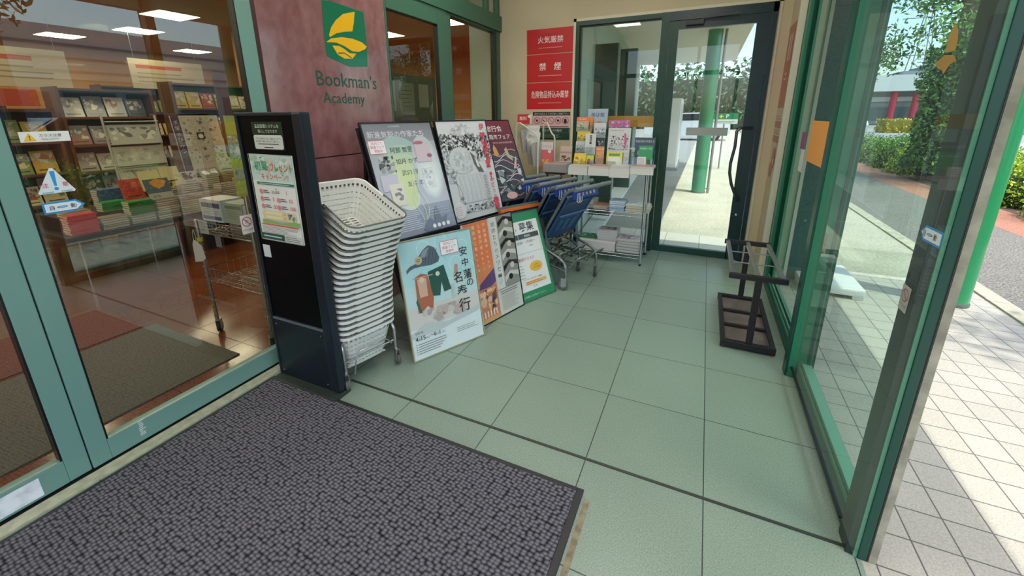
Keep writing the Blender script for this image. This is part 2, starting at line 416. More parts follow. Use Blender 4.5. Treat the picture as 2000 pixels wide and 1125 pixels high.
# windows right of the pillar
w1 = glazed_leaf('window_1', 2.508, 3.285, 2.222, LX, .022, .128, 0, .12, .10, GREEN_WIN, G_WIN)
w2 = glazed_leaf('window_2', 3.288, 4.352, 2.25, LX - .01, .085, .145, 0, .12, .02, GREEN_WIN, G_WIN)
B('dark_post', (LX - .03, 4.215, .12), (LX + .002, 4.245, 2.24), mt('#1c2a26', .4), w2)
struct(B('trim_6', (LX - .14, 2.508, 2.25), (LX + .012, 4.355, 2.40), GREEN_WIN))
struct(B('trim_7', (LX - .14, 2.508, 2.222), (LX, 3.287, 2.25), GREEN_WIN))
w3 = MB(); w3.mat(GREEN_WIN)
for y in (2.507, 3.30, 4.06, 4.30): w3.box((LX - .06, y, 2.40), (LX - .01, y + .05, 2.95))
w3 = struct(w3.build('window_3'))
g = MB(); g.mat(G_WIN); g.add([(LX - .04, 2.55, 2.40), (LX - .04, 4.33, 2.40), (LX - .04, 4.33, 2.95), (LX - .04, 2.55, 2.95)], [(0, 1, 2, 3)]); g.build('pane', w3)

# ---- wall_back
BY = 4.36
mb = MB(); mb.mat(BEIGE)
mb.box((-2.29, BY, 0), (-1.316, BY + .12, 2.97)); mb.box((-1.316, BY, 2.302), (.56, BY + .12, 2.97)); mb.box((.463, BY, 0), (.56, BY + .12, 2.302))
struct(mb.build('wall_back'))
mb = MB(); mb.mat(CREAM); e = .028
mb.box((-1.318, BY - .008, 0), (-1.318 + e, BY + .05, 2.305)); mb.box((.437, BY - .008, 0), (.465, BY + .05, 2.305)); mb.box((-1.318, BY - .008, 2.277), (.465, BY + .05, 2.305))
struct(mb.build('trim_8'))
NAVY = mt('#0a2a30', .33)
DGRN = mt('#0c3b2c', .36)
mb = MB(); mb.mat(DGRN)
mb.box((-1.290, BY - .02, 0), (-1.252, BY + .04, 2.277)); mb.box((-1.252, BY - .02, 2.235), (-.45, BY + .04, 2.277)); mb.box((-1.252, BY - .02, 0), (-.45, BY + .04, .075))
mb.mat(BLACK); mb.box((-1.252, BY + .0, .075), (-1.236, BY + .03, 2.235)); mb.box((-1.236, BY, 2.223), (-.45, BY + .03, 2.235))
w4 = struct(mb.build('window_4'))
g = MB(); g.mat(G_WIN); g.add([(-1.236, BY + .01, .075), (-.45, BY + .01, .075), (-.45, BY + .01, 2.223), (-1.236, BY + .01, 2.223)], [(0, 1, 2, 3)]); g.build('pane', w4)
B('orange_film', (-.93, BY + .0125, 1.262), (-.455, BY + .014, 1.372), mt('#f0a040', .5), w4)
mb = MB(); mb.mat(DGRN)
mb.box((-.478, BY - .028, 0), (-.408, BY + .04, 2.277)); mb.mat(NAVY); mb.box((-.408, BY - .028, 2.20), (.437, BY + .04, 2.277)); mb.box((.40, BY - .028, 0), (.437, BY + .04, 2.277))
struct(mb.build('trim_9'))
mb = MB(); mb.mat(DGRN)
mb.box((-.404, BY - .018, .01), (-.328, BY + .025, 2.197)); mb.box((-.328, BY - .018, .01), (.300, BY + .025, .075))
mb.mat(NAVY); mb.box((.292, BY - .018, .01), (.397, BY + .025, 2.197)); mb.box((-.328, BY - .018, 2.128), (.292, BY + .025, 2.197))
d4 = struct(mb.build('door_4'))
g = MB(); g.mat(G_WIN); g.add([(-.328, BY + .003, .075), (.292, BY + .003, .075), (.292, BY + .003, 2.128), (-.328, BY + .003, 2.128)], [(0, 1, 2, 3)]); g.build('pane', d4)
mb = MB(); mb.mat(mt('#5a6064', .25, .9)); hx = .318
P = [(hx + .05, BY - .02, 1.262), (hx + .02, BY - .05, 1.262), (hx - .045, BY - .075, 1.262), (hx - .072, BY - .08, 1.235), (hx - .07, BY - .08, 1.10), (hx - .088, BY - .08, .95), (hx - .085, BY - .08, .86), (hx - .06, BY - .075, .76), (hx - .02, BY - .06, .665), (hx + .01, BY - .04, .62), (hx + .02, BY - .02, .60)]
mb.tube(P, .013, 10); mb.build('door_handle', d4)
mb = MB(); mb.mat(mt('#c4c8cc', .25, .9)); mb.lathe([(.013, 0), (.013, .006), (.009, .009)], 16, M=Matrix.Translation((.336, BY - .018, .46)) @ Matrix.Rotation(pi / 2, 4, 'X')); mb.build('lock', d4)
B('closer_box', (-.27, BY - .06, 2.150), (-.12, BY - .018, 2.19), mt('#10201f', .4), d4, .004)
mb = MB(); mb.mat(BLACK); mb.bar((-.14, BY - .045, 2.195), (.15, BY - .075, 2.205), .02, .008); mb.build('closer_arm', d4)
o = B('notice_plate', (-.178, BY - .004, 1.190), (.176, BY - .001, 1.262), mt('#a9ada8', .6), None, .001); tag(o, 'long grey blank notice stuck on the glass back door', 'notice')

# ---- wall_right
RX = .585
struct(B('wall_right', (.54, 3.955, 0), (.70, BY, 2.97), BEIGE))
struct(B('trim_10', (.532, 3.925, 0), (.578, 3.957, 2.97), CREAM))
struct(B('trim_11', (.542, 3.955, 1.815), (.5395, BY, 1.819), mt('#8c8068', .8)))
mb = MB(); mb.mat(GREEN_MID)
mb.box((.578, 3.83, 0), (.70, 3.925, 2.6)); mb.mat(GREEN_DK); mb.box((.576, 3.905, 0), (.582, 3.925, 2.6)); mb.box((.600, 3.82, 0), (.612, 3.83, 2.6)); mb.mat(GREEN_MID); mb.box((.612, 3.72, .09), (.66, 3.83, 2.4))
struct(mb.build('trim_12'))
def side_panel(name, y0, y1, gx=.612):
    mb = MB(); mb.mat(GREEN_DK); mb.box((.572, y0, 0), (.66, y1, .055))
    mb.mat(GREEN_HI); mb.box((.588, y0, .055), (.650, y1, .072)); mb.mat(GREEN_DK); mb.box((.594, y0, .072), (.645, y1, .080)); mb.mat(GREEN_HI); mb.box((.598, y0, .080), (.640, y1, .094))
    mb.mat(GREEN_MID); mb.box((.575, y0, 2.35), (.66, y1, 2.46))
    o = struct(mb.build(name))
    g = MB(); g.mat(G_SIDE); yg = 1.297 if gx < .6 else y0; gz = .094 if gx > .6 else .06; g.add([(gx, yg, gz), (gx, y1, gz), (gx, y1, 2.35), (gx, yg, 2.35)], [(0, 1, 2, 3)]); g.build('pane', o)
    k = MB(); k.mat(BLACK); k.box((gx - .006, y0, gz - .004), (gx + .006, y1, gz + .004)); k.build('gasket', o)
    return o
w5 = side_panel('window_5', 2.475, 3.83); w6 = side_panel('window_6', 1.452, 2.40, .5555)
mb = MB(); mb.mat(GREEN_MID); mb.box((.538, 2.40, 0), (.640, 2.475, 2.97), bev=.002)
mb.mat(GREEN_DK); mb.box((.528, 2.405, 0), (.539, 2.47, 2.97)); mb.box((.618, 2.396, 0), (.632, 2.402, 2.97)); mb.box((.640, 2.405, 0), (.652, 2.47, 2.97))
struct(mb.build('trim_13'))
mb = MB(); mb.mat(mt('#22302f', .4)); mb.box((.558, 1.375, 0), (.590, 1.452, 2.97), bev=.002)
mb.mat(GREEN_HI); mb.box((.5775, 1.370, 0), (.588, 1.378, 2.97)); mb.mat(GREEN_DK); mb.box((.588, 1.366, 0), (.611, 1.452, 2.97), bev=.002)
mb.mat(mt('#0a211f', .4)); mb.box((.611, 1.370, 0), (.615, 1.44, 2.97)); mb.mat(mt('#39443c', .6)); mb.box((.615, 1.369, 0), (.618, 1.44, 2.97)); mb.mat(GREEN_DK); mb.box((.590, 1.38, 0), (.63, 1.44, 2.97))
struct(mb.build('trim_14'))
struct(B('trim_15', (.618, 1.368, -.02), (.638, 1.45, 2.97), mt('#a39e8c', .85, noise=.25, nscale=14, bump=.4)))
struct(B('wall_right_top', (.578, -3.0, 2.46), (.66, 3.93, 2.97), mt('#2a6652', .4)))
B('orange_film', (.6095, 2.62, 1.09), (.6105, 3.27, 1.343), mt('#f0a550', .5), w5)
B('film_scrap', (.6095, 2.62, 1.343), (.6105, 2.76, 1.385), mt('#e0a870', .5), w5)
B('pink_label', (.610, 3.40, 1.15), (.6108, 3.52, 1.262), mt('#a04080', .5), w5)
B('white_label', (.610, 3.36, 1.0), (.6108, 3.46, 1.15), mt('#d8d4d4', .5), w5)

# unseen fill lamps added overhead to brighten the porch
for i, (lx, ly) in enumerate(((-1.5, .6), (-.3, .6), (-1.5, 2.8), (-.3, 2.8))):
    t = thing('ceiling_light', 'unseen square fill lamp added on the porch ceiling', 'ceiling light', (lx, ly, 2.95), 0, 'added porch fill lamps')
    B('diffuser', (-.22, -.22, -.02), (.22, .22, -.01), mt('#fffaf2', .5, emit=14.0), t); B('housing', (-.24, -.24, -.01), (.24, .24, 0), WHITE, t)

# ---- stickers on the glass door
def vy(y, z): return y, z
a = Art(.128, .036, '#eeeeea', th=.0006)
a.poly([(.008, .004), (.040, .004), (.024, .032)], '#e8b030'); a.poly([(.011, .006), (.037, .006), (.024, .029)], '#f8c848'); a.rect(.0228, .013, .0026, .010, '#3a2c10'); a.disc(.0241, .0095, .0016, '#3a2c10')
a.text('ガラス注意', .048, .017, .011, '#5a5a5a', wmax=.066); a.text('Glass caution', .052, .007, .006, '#7a7a7a', wmax=.058)
GXS = LX - .0215
o = a.build('glass_caution_sticker', FX(.610, 1.312, GXS + .0012)); tag(o, 'white rectangular sticker with yellow warning triangle on the glass door', 'sticker')
a = Art(.100, .094, None)
a.poly([(.004, .0), (.096, .0), (.100, .005), (.054, .091), (.046, .091), (0, .005)], '#e6ecee')
a.poly([(.043, .080), (.057, .080), (.0535, .026), (.0465, .026)], '#2f9fe0'); a.disc(.050, .016, .006, '#2f9fe0'); a.text('注', .014, .022, .017, '#d84a70', bold=.02); a.text('意', .068, .022, .017, '#d84a70', bold=.02)
a.rect(.010, .003, .03, .004, '#8fc4dc'); a.rect(.060, .003, .03, .004, '#8fc4dc')
o = a.build('caution_triangle_sticker', FX(.612, 1.128, GXS + .0012)); tag(o, 'white triangular caution sticker with blue exclamation mark on glass door', 'sticker')
def auto_sticker(name, M, label, flip=False):
    a = Art(.115, .042, None)
    s = (lambda p: [(.115 - x, y) for x, y in p]) if flip else (lambda p: p)
    a.poly(s([(0, 0), (.092, 0), (.115, .021), (.092, .042), (0, .042)]), '#2a93d4'); a.poly(s([(.006, .006), (.089, .006), (.106, .021), (.089, .036), (.006, .036)]), '#e8f0f2')
    a.disc(.052, .021, .015, '#2f7fc4', .004); a.disc(.052, .021, .011, '#9cc8e8', .0022); a.text('自', .018, .013, .016, '#2a2e34', bold=.015); a.text('動', .074, .013, .016, '#2a2e34', bold=.015)
    o = a.build(name, M); tag(o, label, 'sticker'); return o
auto_sticker('automatic_door_sticker', FX(.611, 1.055, GXS + .0012), 'blue and white arrow sticker for automatic door left of the black gate')
a = Art(.062, .10, '#e4e2dc', th=.0006)
a.ring(.031, .064, .026, .004, '#b04048'); a.line([(.015, .082), (.047, .046)], .004, '#b04048'); a.line([(.024, .055), (.030, .072), (.04, .066)], .003, '#444444')
a.text('ドアに注意', .006, .016, .010, '#333333', wmax=.05)
o = a.build('door_caution_sticker', FX(1.290, .797, GXS + .0012)); tag(o, 'white sticker with a red no-touch circle on glass beside the gate', 'sticker')
# stickers on the right side glass
auto_sticker('automatic_door_sticker', FR((.5548, 1.431, 1.062), (0, -1, .02), (0, .02, 1)), 'blue and white arrow sticker on the right side glass by the corner post', True)
a = Art(.05, .075, '#b4b6ae', th=.0006); a.ring(.025, .047, .019, .003, '#a04a50'); a.line([(.013, .06), (.037, .034)], .003, '#a04a50'); a.text('ドアに注意', .006, .012, .009, '#444444', wmax=.04)
o = a.build('door_caution_sticker', FXn(1.447, .85, .5548)); tag(o, 'grey no-entry sticker low on the right side glass', 'sticker')
a = Art(.05, .09, '#b0a8a4', th=.0006); a.ring(.025, .055, .02, .003, '#8a5a5c')
o = a.build('door_caution_sticker', FXn(2.285, .76, .5548)); tag(o, 'small round-mark sticker on side glass next to the green mullion', 'sticker')

a = Art(.15, .13, None, rough=.5, coat=0)
a.poly([(.05, .055), (.045, .09), (.06, .125), (.085, .11), (.10, .08), (.10, .055)], '#b8944c'); a.poly([(.01, .035), (.05, .05), (.10, .045), (.12, .03), (.09, .022), (.07, 0), (.055, .012), (.025, .02)], '#b08c48')
o = a.build('emblem_decal', FXn(1.60, 1.487, .5548)); tag(o, 'small yellow emblem decal on the right side glass before the tree', 'decal')
# ---- signs on the back wall
def red_sign(z0, z1, big, small, label):
    W, H = .525, z1 - z0
    a = Art(W, H, '#c81a20', th=.003, rough=.4); a.text(big, W / 2, H * .42, H * .28, '#efe6e2', 'c', wmax=W * .8, bold=.03)
    a.rect(W * .25, H * .22, W * .5, H * .03, '#d88a88')
    o = a.build('fire_safety_sign', FY(-1.826, z0, BY - .0035)); tag(o, label, 'sign', 'red safety signs on the back wall')
red_sign(2.004, 2.243, '火気厳禁', 'NO OPEN FLAMES', 'red sign with white lettering, topmost of three on the back wall')
red_sign(1.723, 1.998, '禁　煙', 'NO SMOKING', 'red no smoking sign, middle of three on the back wall')
red_sign(1.448, 1.717, '危険物品持込み厳禁', 'NO DANGEROUS GOODS', 'red dangerous goods sign, lowest of three on the back wall')
a = Art(.425, .29, '#ddd8c8', th=.001)
a.rect(.0, .252, .425, .038, '#1c2420'); a.text('店内では次のような行為をご遠慮下さい', .2125, .260, .021, '#d8d4c4', 'c', wmax=.39, bold=.01)
a.rect(0, .148, .425, .100, '#e2b8b8'); a.rect(.01, .132, .40, .012, '#a86068')
for i in range(5):
    cx = .05 + i * .081; a.ring(cx, .20, .036, .005, '#8a2a34', 20); a.line([(cx - .024, .224), (cx + .024, .176)], .004, '#8a2a34')
a.disc(.05, .20, .012, '#2a1c1c'); a.line([(.115, .205), (.148, .19)], .006, '#2a1c1c'); a.rect(.28, .19, .026, .02, '#2a1c1c'); a.disc(.374, .205, .014, '#2a1c1c'); a.disc(.374, .19, .018, '#2a1c1c')
a.rect(.02, 0, .405, .126, '#173b2e'); a.box(.04, .072, .375, .046, .002, '#7f9a8c'); a.text('防犯カメラ作動中', .225, .082, .027, '#d4dccc', 'c', wmax=.32, bold=.01); a.lines(.06, .055, .33, 4, .011, .003, '#8aa294', 4)
o = a.build('rules_notice', FY(-1.755, 1.128, BY - .002)); tag(o, 'black and pink notice with five prohibition circles on the back wall', 'notice')
a = Art(.375, 1.22, '#c9bda8', th=.0015)
a.rect(0, .58, .375, .64, '#a83a42'); a.rect(.10, .95, .04, .2, '#e0d0cc'); a.rect(.19, .95, .04, .2, '#e0d0cc'); a.rect(.11, .84, .10, .014, '#d8b8c0'); a.rect(.11, .80, .08, .014, '#d8b8c0')
for z in (.42, .30): a.rect(.02, z, .33, .055, '#a8545a'); a.lines(.03, z + .09, .3, 2, .02, .006, '#a05a5e')
a.disc(.22, .17, .09, '#a83a42'); a.disc(.14, .07, .07, '#a83a42'); a.disc(.24, .14, .03, '#d8ccb8')
o = a.build('wall_poster', FXn(4.345, .85, .5388)); tag(o, 'tall red and cream notice poster on the side wall right of back door', 'poster')
# ================================================================ DOORWAY MAT
def mat_rib():
    m = bpy.data.materials.new('looped_mat_pile'); m.use_nodes = True
    nt = m.node_tree; L = nt.links; b = nt.nodes['Principled BSDF']
    geo = nt.nodes.new('ShaderNodeNewGeometry'); mp = nt.nodes.new('ShaderNodeMapping'); mp.inputs['Rotation'].default_value = (0, 0, .12); mp.inputs['Scale'].default_value = (54, 76, 60)
    vo = nt.nodes.new('ShaderNodeTexVoronoi'); vo.voronoi_dimensions = '2D'; vo.inputs['Scale'].default_value = 1.0; vo.inputs['Randomness'].default_value = .42
    L.new(geo.outputs['Position'], mp.inputs[0]); L.new(mp.outputs[0], vo.inputs['Vector'])
    n1 = nt.nodes.new('ShaderNodeTexNoise'); n1.inputs['Scale'].default_value = 900; n1.inputs['Detail'].default_value = 2; L.new(geo.outputs['Position'], n1.inputs[0])
    cr = nt.nodes.new('ShaderNodeValToRGB'); e = cr.color_ramp.elements
    e[0].position = .10; e[0].color = lin('#8f8d96'); e[1].position = .66; e[1].color = lin('#1a1a1e'); k = e.new(.40); k.color = lin('#67656d')
    L.new(vo.outputs['Distance'], cr.inputs[0])
    mx = nt.nodes.new('ShaderNodeMix'); mx.data_type = 'RGBA'; mx.blend_type = 'MULTIPLY'; mx.inputs['Factor'].default_value = .45
    c2 = nt.nodes.new('ShaderNodeValToRGB'); c2.color_ramp.elements[0].position = .3; c2.color_ramp.elements[0].color = (.35, .35, .35, 1); c2.color_ramp.elements[1].position = .65; c2.color_ramp.elements[1].color = (1.2, 1.2, 1.2, 1)
    L.new(n1.outputs[0], c2.inputs[0]); L.new(cr.outputs[0], mx.inputs['A']); L.new(c2.outputs[0], mx.inputs['B']); L.new(mx.outputs['Result'], b.inputs['Base Color'])
    iv = nt.nodes.new('ShaderNodeMath'); iv.operation = 'SUBTRACT'; iv.inputs[0].default_value = 1; L.new(vo.outputs['Distance'], iv.inputs[1])
    ad = nt.nodes.new('ShaderNodeMath'); ad.operation = 'MULTIPLY_ADD'; ad.inputs[1].default_value = .35; L.new(n1.outputs[0], ad.inputs[0]); L.new(iv.outputs[0], ad.inputs[2])
    bp = nt.nodes.new('ShaderNodeBump'); bp.inputs['Strength'].default_value = 1.0; bp.inputs['Distance'].default_value = .006; L.new(ad.outputs[0], bp.inputs['Height']); L.new(bp.outputs[0], b.inputs['Normal'])
    b.inputs['Roughness'].default_value = .75; b.inputs['Specular IOR Level'].default_value = .25
    return m
t = thing('entrance_mat', 'large dark grey looped entrance mat with rubber border on the floor', 'mat', (-1.15, .2, 0))
mb = MB(); mb.mat(mat_rib()); mb.box((-.868, -1.6, .001), (.842, 1.025, .011)); mb.build('pile', t)
mb = MB(); mb.mat(mt('#2b2a2d', .5)); 
for q in (((-.888, -1.62, .0005), (-.868, 1.045, .009)), ((.842, -1.62, .0005), (.868, 1.045, .009)), ((-.868, 1.025, .0005), (.842, 1.045, .009)), ((-.868, -1.62, .0005), (.842, -1.6, .009))): mb.box(*q, bev=.002)
mb.build('rubber_border', t)
o = B('mat_edge_strip', (-.272, -1.0, .0004), (-.250, 1.215, .0012), mt('#8d8168', .8, noise=.3, nscale=40)); tag(o, 'thin brownish strip along the mat edge on the tiles', 'tape')  # thin mottled brown strip beside the right edge of the mat

# ================================================================ SECURITY GATE
t = thing('security_gate', 'tall black anti-theft gate panel between glass door and basket stack', 'security gate', (-1.78, 1.28, 0))
GB = mt('#03050a', .35, spec=.12); GB2 = mt('#16202b', .3)
mb = MB(); mb.mat(GB); mb.box((-.222, -.004, .37), (.150, .030, 1.408), bev=.006); mb.build('screen', t)
mb = MB(); mb.mat(GB2); mb.box((.148, -.012, .02), (.212, .036, 1.412), bev=.01); mb.box((-.236, -.012, .02), (-.220, .036, 1.412), bev=.005); mb.box((-.222, -.012, 1.396), (.150, .036, 1.412), bev=.004); mb.build('frame', t)
mb = MB(); mb.mat(mt('#0c1a24', .35)); mb.box((-.222, -.008, .015), (.150, .034, .355), bev=.003)
mb.mat(mt('#7c8890', .4, .5)); mb.box((-.222, -.009, .357), (.150, .03, .366))
for x in (-.20, .13):
    for z in (.05, .33): mb.lathe([(.004, 0), (.004, .003)], 10, M=Matrix.Translation((x, -.008, z)) @ Matrix.Rotation(pi / 2, 4, 'X'))
mb.build('base_cover', t)
mb = MB(); mb.mat(mt('#2c3430', .5)); mb.box((-.24, -.06, .0), (.225, .05, .018), bev=.006); mb.build('floor_plate', t)
a = Art(.205, .125, '#123324', th=.0012, rough=.3)
a.text('商品管理システムを', .022, .098, .017, '#cfe0d0', wmax=.165, bold=.01); a.text('導入しております', .040, .076, .016, '#cfe0d0', wmax=.13, bold=.01)
a.add([(.012, .004), (.192, .004), (.199, .011), (.199, .060), (.192, .067), (.012, .067), (.005, .060), (.005, .011)], [tuple(range(8))], '#d8dcd2')
a.text('アラームが鳴りましたら、商品カウンターを', .016, .047, .009, '#202420', wmax=.17, bold=.01); a.text('お立寄せて頂きますのでご了承下さい', .016, .034, .009, '#202420', wmax=.17, bold=.01)
a.rect(.03, .025, .14, .004, '#50544e'); a.rect(.07, .010, .06, .004, '#303430')
a.build('alarm_notice', FR((-.13, -.0055, 1.245), (1, 0, 0), (0, 0, 1)), t)
a = Art(.297, .420, '#f0f1ea', th=.0006, rough=.4, coat=.2)
a.rect(.004, .295, .289, .121, '#cfe2da'); a.blobs(.006, .33, .285, .083, 60, ['#bcd8c4', '#a8cfae', '#dceee4', '#e8c8b0'], .006, .018, 5)
a.text('初夏', .030, .345, .044, '#2e9a72', bold=.03); a.text('の', .112, .345, .022, '#3a8a6a', bold=.02); a.text('プレゼント', .138, .345, .036, '#e05a40', bold=.03, wmax=.15)
a.text('キャンペーン!!', .070, .303, .030, '#e0623c', bold=.03, wmax=.185)
a.rect(.030, .278, .255, .012, '#3f7f68'); a.rect(.05, .282, .2, .003, '#cfe0d8')
a.poly([(.15, .262), (.165, .262), (.1575, .256)], '#666666')
for (x, y, n, s) in ((.05, .236, '20,000', '1'), (.05, .200, '', '5'), (.165, .200, '', '10'), (.05, .164, '', '50'), (.165, .164, '', '100')):
    a.disc(x, y + .008, .012, '#e88a90'); a.lines(x + .016, y + .012, .045, 2, .009, .004, '#555555')
    if n: a.text(n, x + .075, y, .016, '#5a5a5a')
    a.text(s, x + (.175 if n else .075), y, .019, '#e04a50', bold=.02)
a.rect(.04, .108, .23, .044, '#ecd9a0'); a.rect(.06, .135, .13, .012, '#f6ecc4'); a.rect(.06, .114, .13, .012, '#f6ecc4'); a.text('500', .175, .134, .013, '#e87a40'); a.text('500', .175, .113, .013, '#e87a40'); a.blobs(.215, .11, .05, .036, 8, ['#4a7fc0', '#6aa060', '#8a90b0'], .006, .012)
a.poly([(.03, .088), (.29, .088), (.29, .108), (.16, .098), (.03, .106)], '#8fbf6a'); a.rect(.02, .078, .255, .007, '#e06a5a')
a.lines(.02, .068, .25, 7, .007, .002, '#a0a09c', 2); a.rect(.004, .006, .165, .030, '#2f5a4c'); a.rect(.172, .006, .12, .030, '#dcdcd4'); a.rect(.02, .018, .13, .006, '#cfe0d8'); a.lines(.18, .028, .1, 3, .009, .003, '#666666')
a.box(.0, 0, .297, .42, .003, '#9fc0a8')
a.build('campaign_poster', FR((-.187, -.0055, .805), (1, 0, -.006), (.006, 0, 1)), t)
B('white_card', (-.200, -.006, .708), (-.150, -.004, .772), mt('#dde2e4', .4), t)

# ================================================================ POSTERS AND THEIR STANDS
def stand(label, bl, az, tilt, w, h, ledge=None, col='#14181a'):
    M = lean(bl, az, tilt); t = thing('poster_stand', label, 'display stand', M.translation); Ml = Matrix.Translation(-M.translation) @ M
    mb = MB(Ml); mb.mat(mt(col, .45)); mb.box((0, .02, -.016), (w, h, -.004), bev=.002); mb.build('board', t)
    a_ = radians(az); nb = Vector((-sin(a_), cos(a_), 0)); U = Vector((cos(a_), sin(a_), 0)); up = nb * sin(radians(tilt)) + Vector((0, 0, cos(radians(tilt))))
    for s_ in (.03, w - .03):
        mb = MB(); mb.mat(mt('#202426', .4, .4)); top = U * s_ + up * (h * .9) + nb * .02; ft = Vector((top.x, top.y, 0)) + nb * .16; ft.z = -bl[2] + .004
        mb.bar(top, ft, .018, .018); mb.build('leg', t)
    if ledge:
        mb = MB(Ml); mb.mat(mt('#d8682e', .4)); mb.box((-.01, ledge - .034, -.004), (w + .02, ledge - .006, .035), bev=.003); mb.build('ledge', t)
    return t
stand('black poster stand behind the basket stack holding the grey poster', (-1.475, 1.79, .002), 73.4, 19.25, .56, 1.40)
stand('black poster stand holding the black and white crowd poster', (-1.455, 2.405, .002), 75.6, 15.6, .55, 1.36)
stand('dark poster stand with an orange ledge nearest the carts', (-1.175, 2.72, .002), 65.5, 22.5, .44, .74, ledge=.722, col='#5a6a5e')

GOLD = '#b9ae90'
# front left: historical exhibition
W, H = .505, .715
a = Art(W - .016, H - .016, '#dfe9e6', rough=.28, coat=.5); w_, h_ = W - .016, H - .016
a.rect(0, h_ * .62, w_, h_ * .38, '#b4dde0'); a.rect(0, h_ * .44, w_, h_ * .18, '#c6dfdd'); a.rect(0, h_ * .26, w_, h_ * .18, '#d9d4cc')
for i in range(12):
    cx, cy = .30 + .15 * sin(i * 1.7), .55 + .12 * cos(i * 2.3); a.line([(cx + .03 * cos(t_ * .5) * (1 + .1 * t_), cy + .03 * sin(t_ * .5) * (1 + .1 * t_)) for t_ in range(9)], .004, '#d4eef0' if i % 2 else '#a2d0d4')
hel = [(.03, .535), (.055, .555), (.10, .565), (.115, .60), (.15, .635), (.185, .655), (.20, .65), (.225, .635), (.24, .60), (.25, .57), (.24, .545), (.19, .535), (.13, .54), (.08, .54), (.05, .53), (.032, .515)]
a.poly(hel, '#5e6a74'); a.poly([(.12, .59), (.15, .63), (.19, .645), (.17, .59)], '#8d9aa2'); a.disc(.112, .578, .024, '#cdb78a'); a.rect(.10, .582, .024, .004, '#6a5a3a'); a.rect(.10, .572, .024, .004, '#6a5a3a')
for i in range(4): a.line([(.15 + i * .022, .545), (.165 + i * .022, .60), (.185 + i * .018, .63)], .003, '#3d4852')
a.poly([(.16, .50), (.27, .52), (.30, .36), (.25, .355), (.24, .42), (.22, .34), (.17, .35)], '#2e5a50'); a.disc(.222, .475, .014, '#d8d8c8')
a.poly([(.075, .485), (.115, .50), (.155, .485), (.175, .34), (.16, .265), (.13, .30), (.10, .28), (.065, .27)], '#b56a50'); a.poly([(.085, .47), (.145, .47), (.14, .36), (.09, .36)], '#d9b49a'); a.rect(.06, .475, .13, .006, '#cbb088'); a.disc(.115, .462, .016, '#e0d0b8'); a.poly([(.072, .36), (.09, .27), (.075, .27), (.06, .34)], '#3c6a5c')
a.blobs(.09, .19, .30, .09, 40, ['#c6bcb0', '#d0c8bc', '#b4aca4', '#c8b0a8'], .012, .035, 8)
a.poly([(.0, .16), (.10, .20), (.25, .17), (w_, .21), (w_, .18), (.2, .14), (0, .13)], '#c4ccc8')
a.poly([(.345, .505), (.365, .50), (.36, .46), (.345, .40), (.335, .45)], '#c88c7c'); a.rect(.30, .30, .022, .09, '#c0c8c4')
for ch, x, y, s in (('安', .39, .545, .058), ('中', .398, .475, .052), ('藩', .398, .395, .060), ('名', .325, .385, .070), ('の', .412, .345, .045), ('奉', .335, .290, .075), ('行', .335, .195, .085)): a.text(ch, x, y, s, '#35302c', 'l', bold=.03)
a.box(.262, .575, .125, .085, .003, '#d8607c'); a.rect(.265, .578, .119, .079, '#f0f2f0')
for i, s in enumerate(('店内にて', '関連フェア', '実施中')): a.text(s, .324, .634 - i * .024, .018, '#d8607c', 'c', wmax=.105, bold=.02)
a.text('令和7年', .02, .150, .015, '#5a5650'); a.text('4', .02, .110, .026, '#4a4640', bold=.02); a.text('月', .040, .110, .014, '#4a4640'); a.text('15', .056, .110, .026, '#4a4640', bold=.02); a.text('(火)', .088, .110, .014, '#4a4640'); a.text('〜', .115, .118, .008, '#4a4640'); a.text('6', .140, .110, .026, '#4a4640'); a.text('月', .160, .110, .014, '#4a4640'); a.text('1', .178, .110, .026, '#4a4640'); a.text('(日)', .194, .110, .014, '#4a4640')
a.lines(.03, .088, .20, 5, .014, .004, '#8a8680', 6); a.lines(.30, .105, .17, 3, .012, .003, '#9a9690', 7)
for i in range(5): a.rect(.018, .088 - i * .014, .005, .005, '#3a3630'); a.k -= 1
framed('poster', 'gold-framed pale blue historical exhibition poster leaning front left on the floor', 'poster', lean((-1.406, 1.667, .002), 63.9, 10.3), W, H, a, GOLD, .007)

# front middle: orange exhibition poster, black frame
W, H = .51, .722
a = Art(W - .016, H - .016, '#dcd6cc', rough=.28, coat=.5); w_, h_ = W - .016, H - .016
a.rect(.02, 0, .225, h_, '#e88a5c'); a.rect(.02, .40, .225, .30, '#ee8054')
rnd = random.Random(4)
for i in range(9):
    for j in range(4): a.text('祭展江戸画集絵本'[(i * 3 + j) % 8], .045 + j * .05, .655 - i * .036, .026 if i < 5 else .016, '#f6d8b4', bold=.03, rot=.12); a.k -= 1
a.k += 1
a.poly([(.02, .24), (.245, .36), (.245, .26), (.02, .17)], '#6a4a7c'); a.poly([(.05, .26), (.09, .31), (.085, .25)], '#f0a060'); a.rect(.02, .05, .225, .19, '#cf8460'); a.blobs(.03, .06, .20, .17, 26, ['#8a4a44', '#e8a878', '#5a4058', '#d86a48', '#f0c8a0'], .012, .04, 3)
a.disc(.10, .15, .03, '#e8b898'); a.disc(.16, .155, .022, '#e8b898')
for i in range(7): a.rect(.03 + i * .029, .035, .012, .045, '#f4e0cc')
a.rect(.02, 0, .225, .03, '#d8a878')
a.rect(.255, .19, .07, h_ - .19, '#e4dfd8'); a.vtext('絵師たちのメッセージ', .29, h_ - .03, .036, .046, '#6a6660', bold=.01)
a.rect(.335, .19, .155, h_ - .19, '#9a948c')
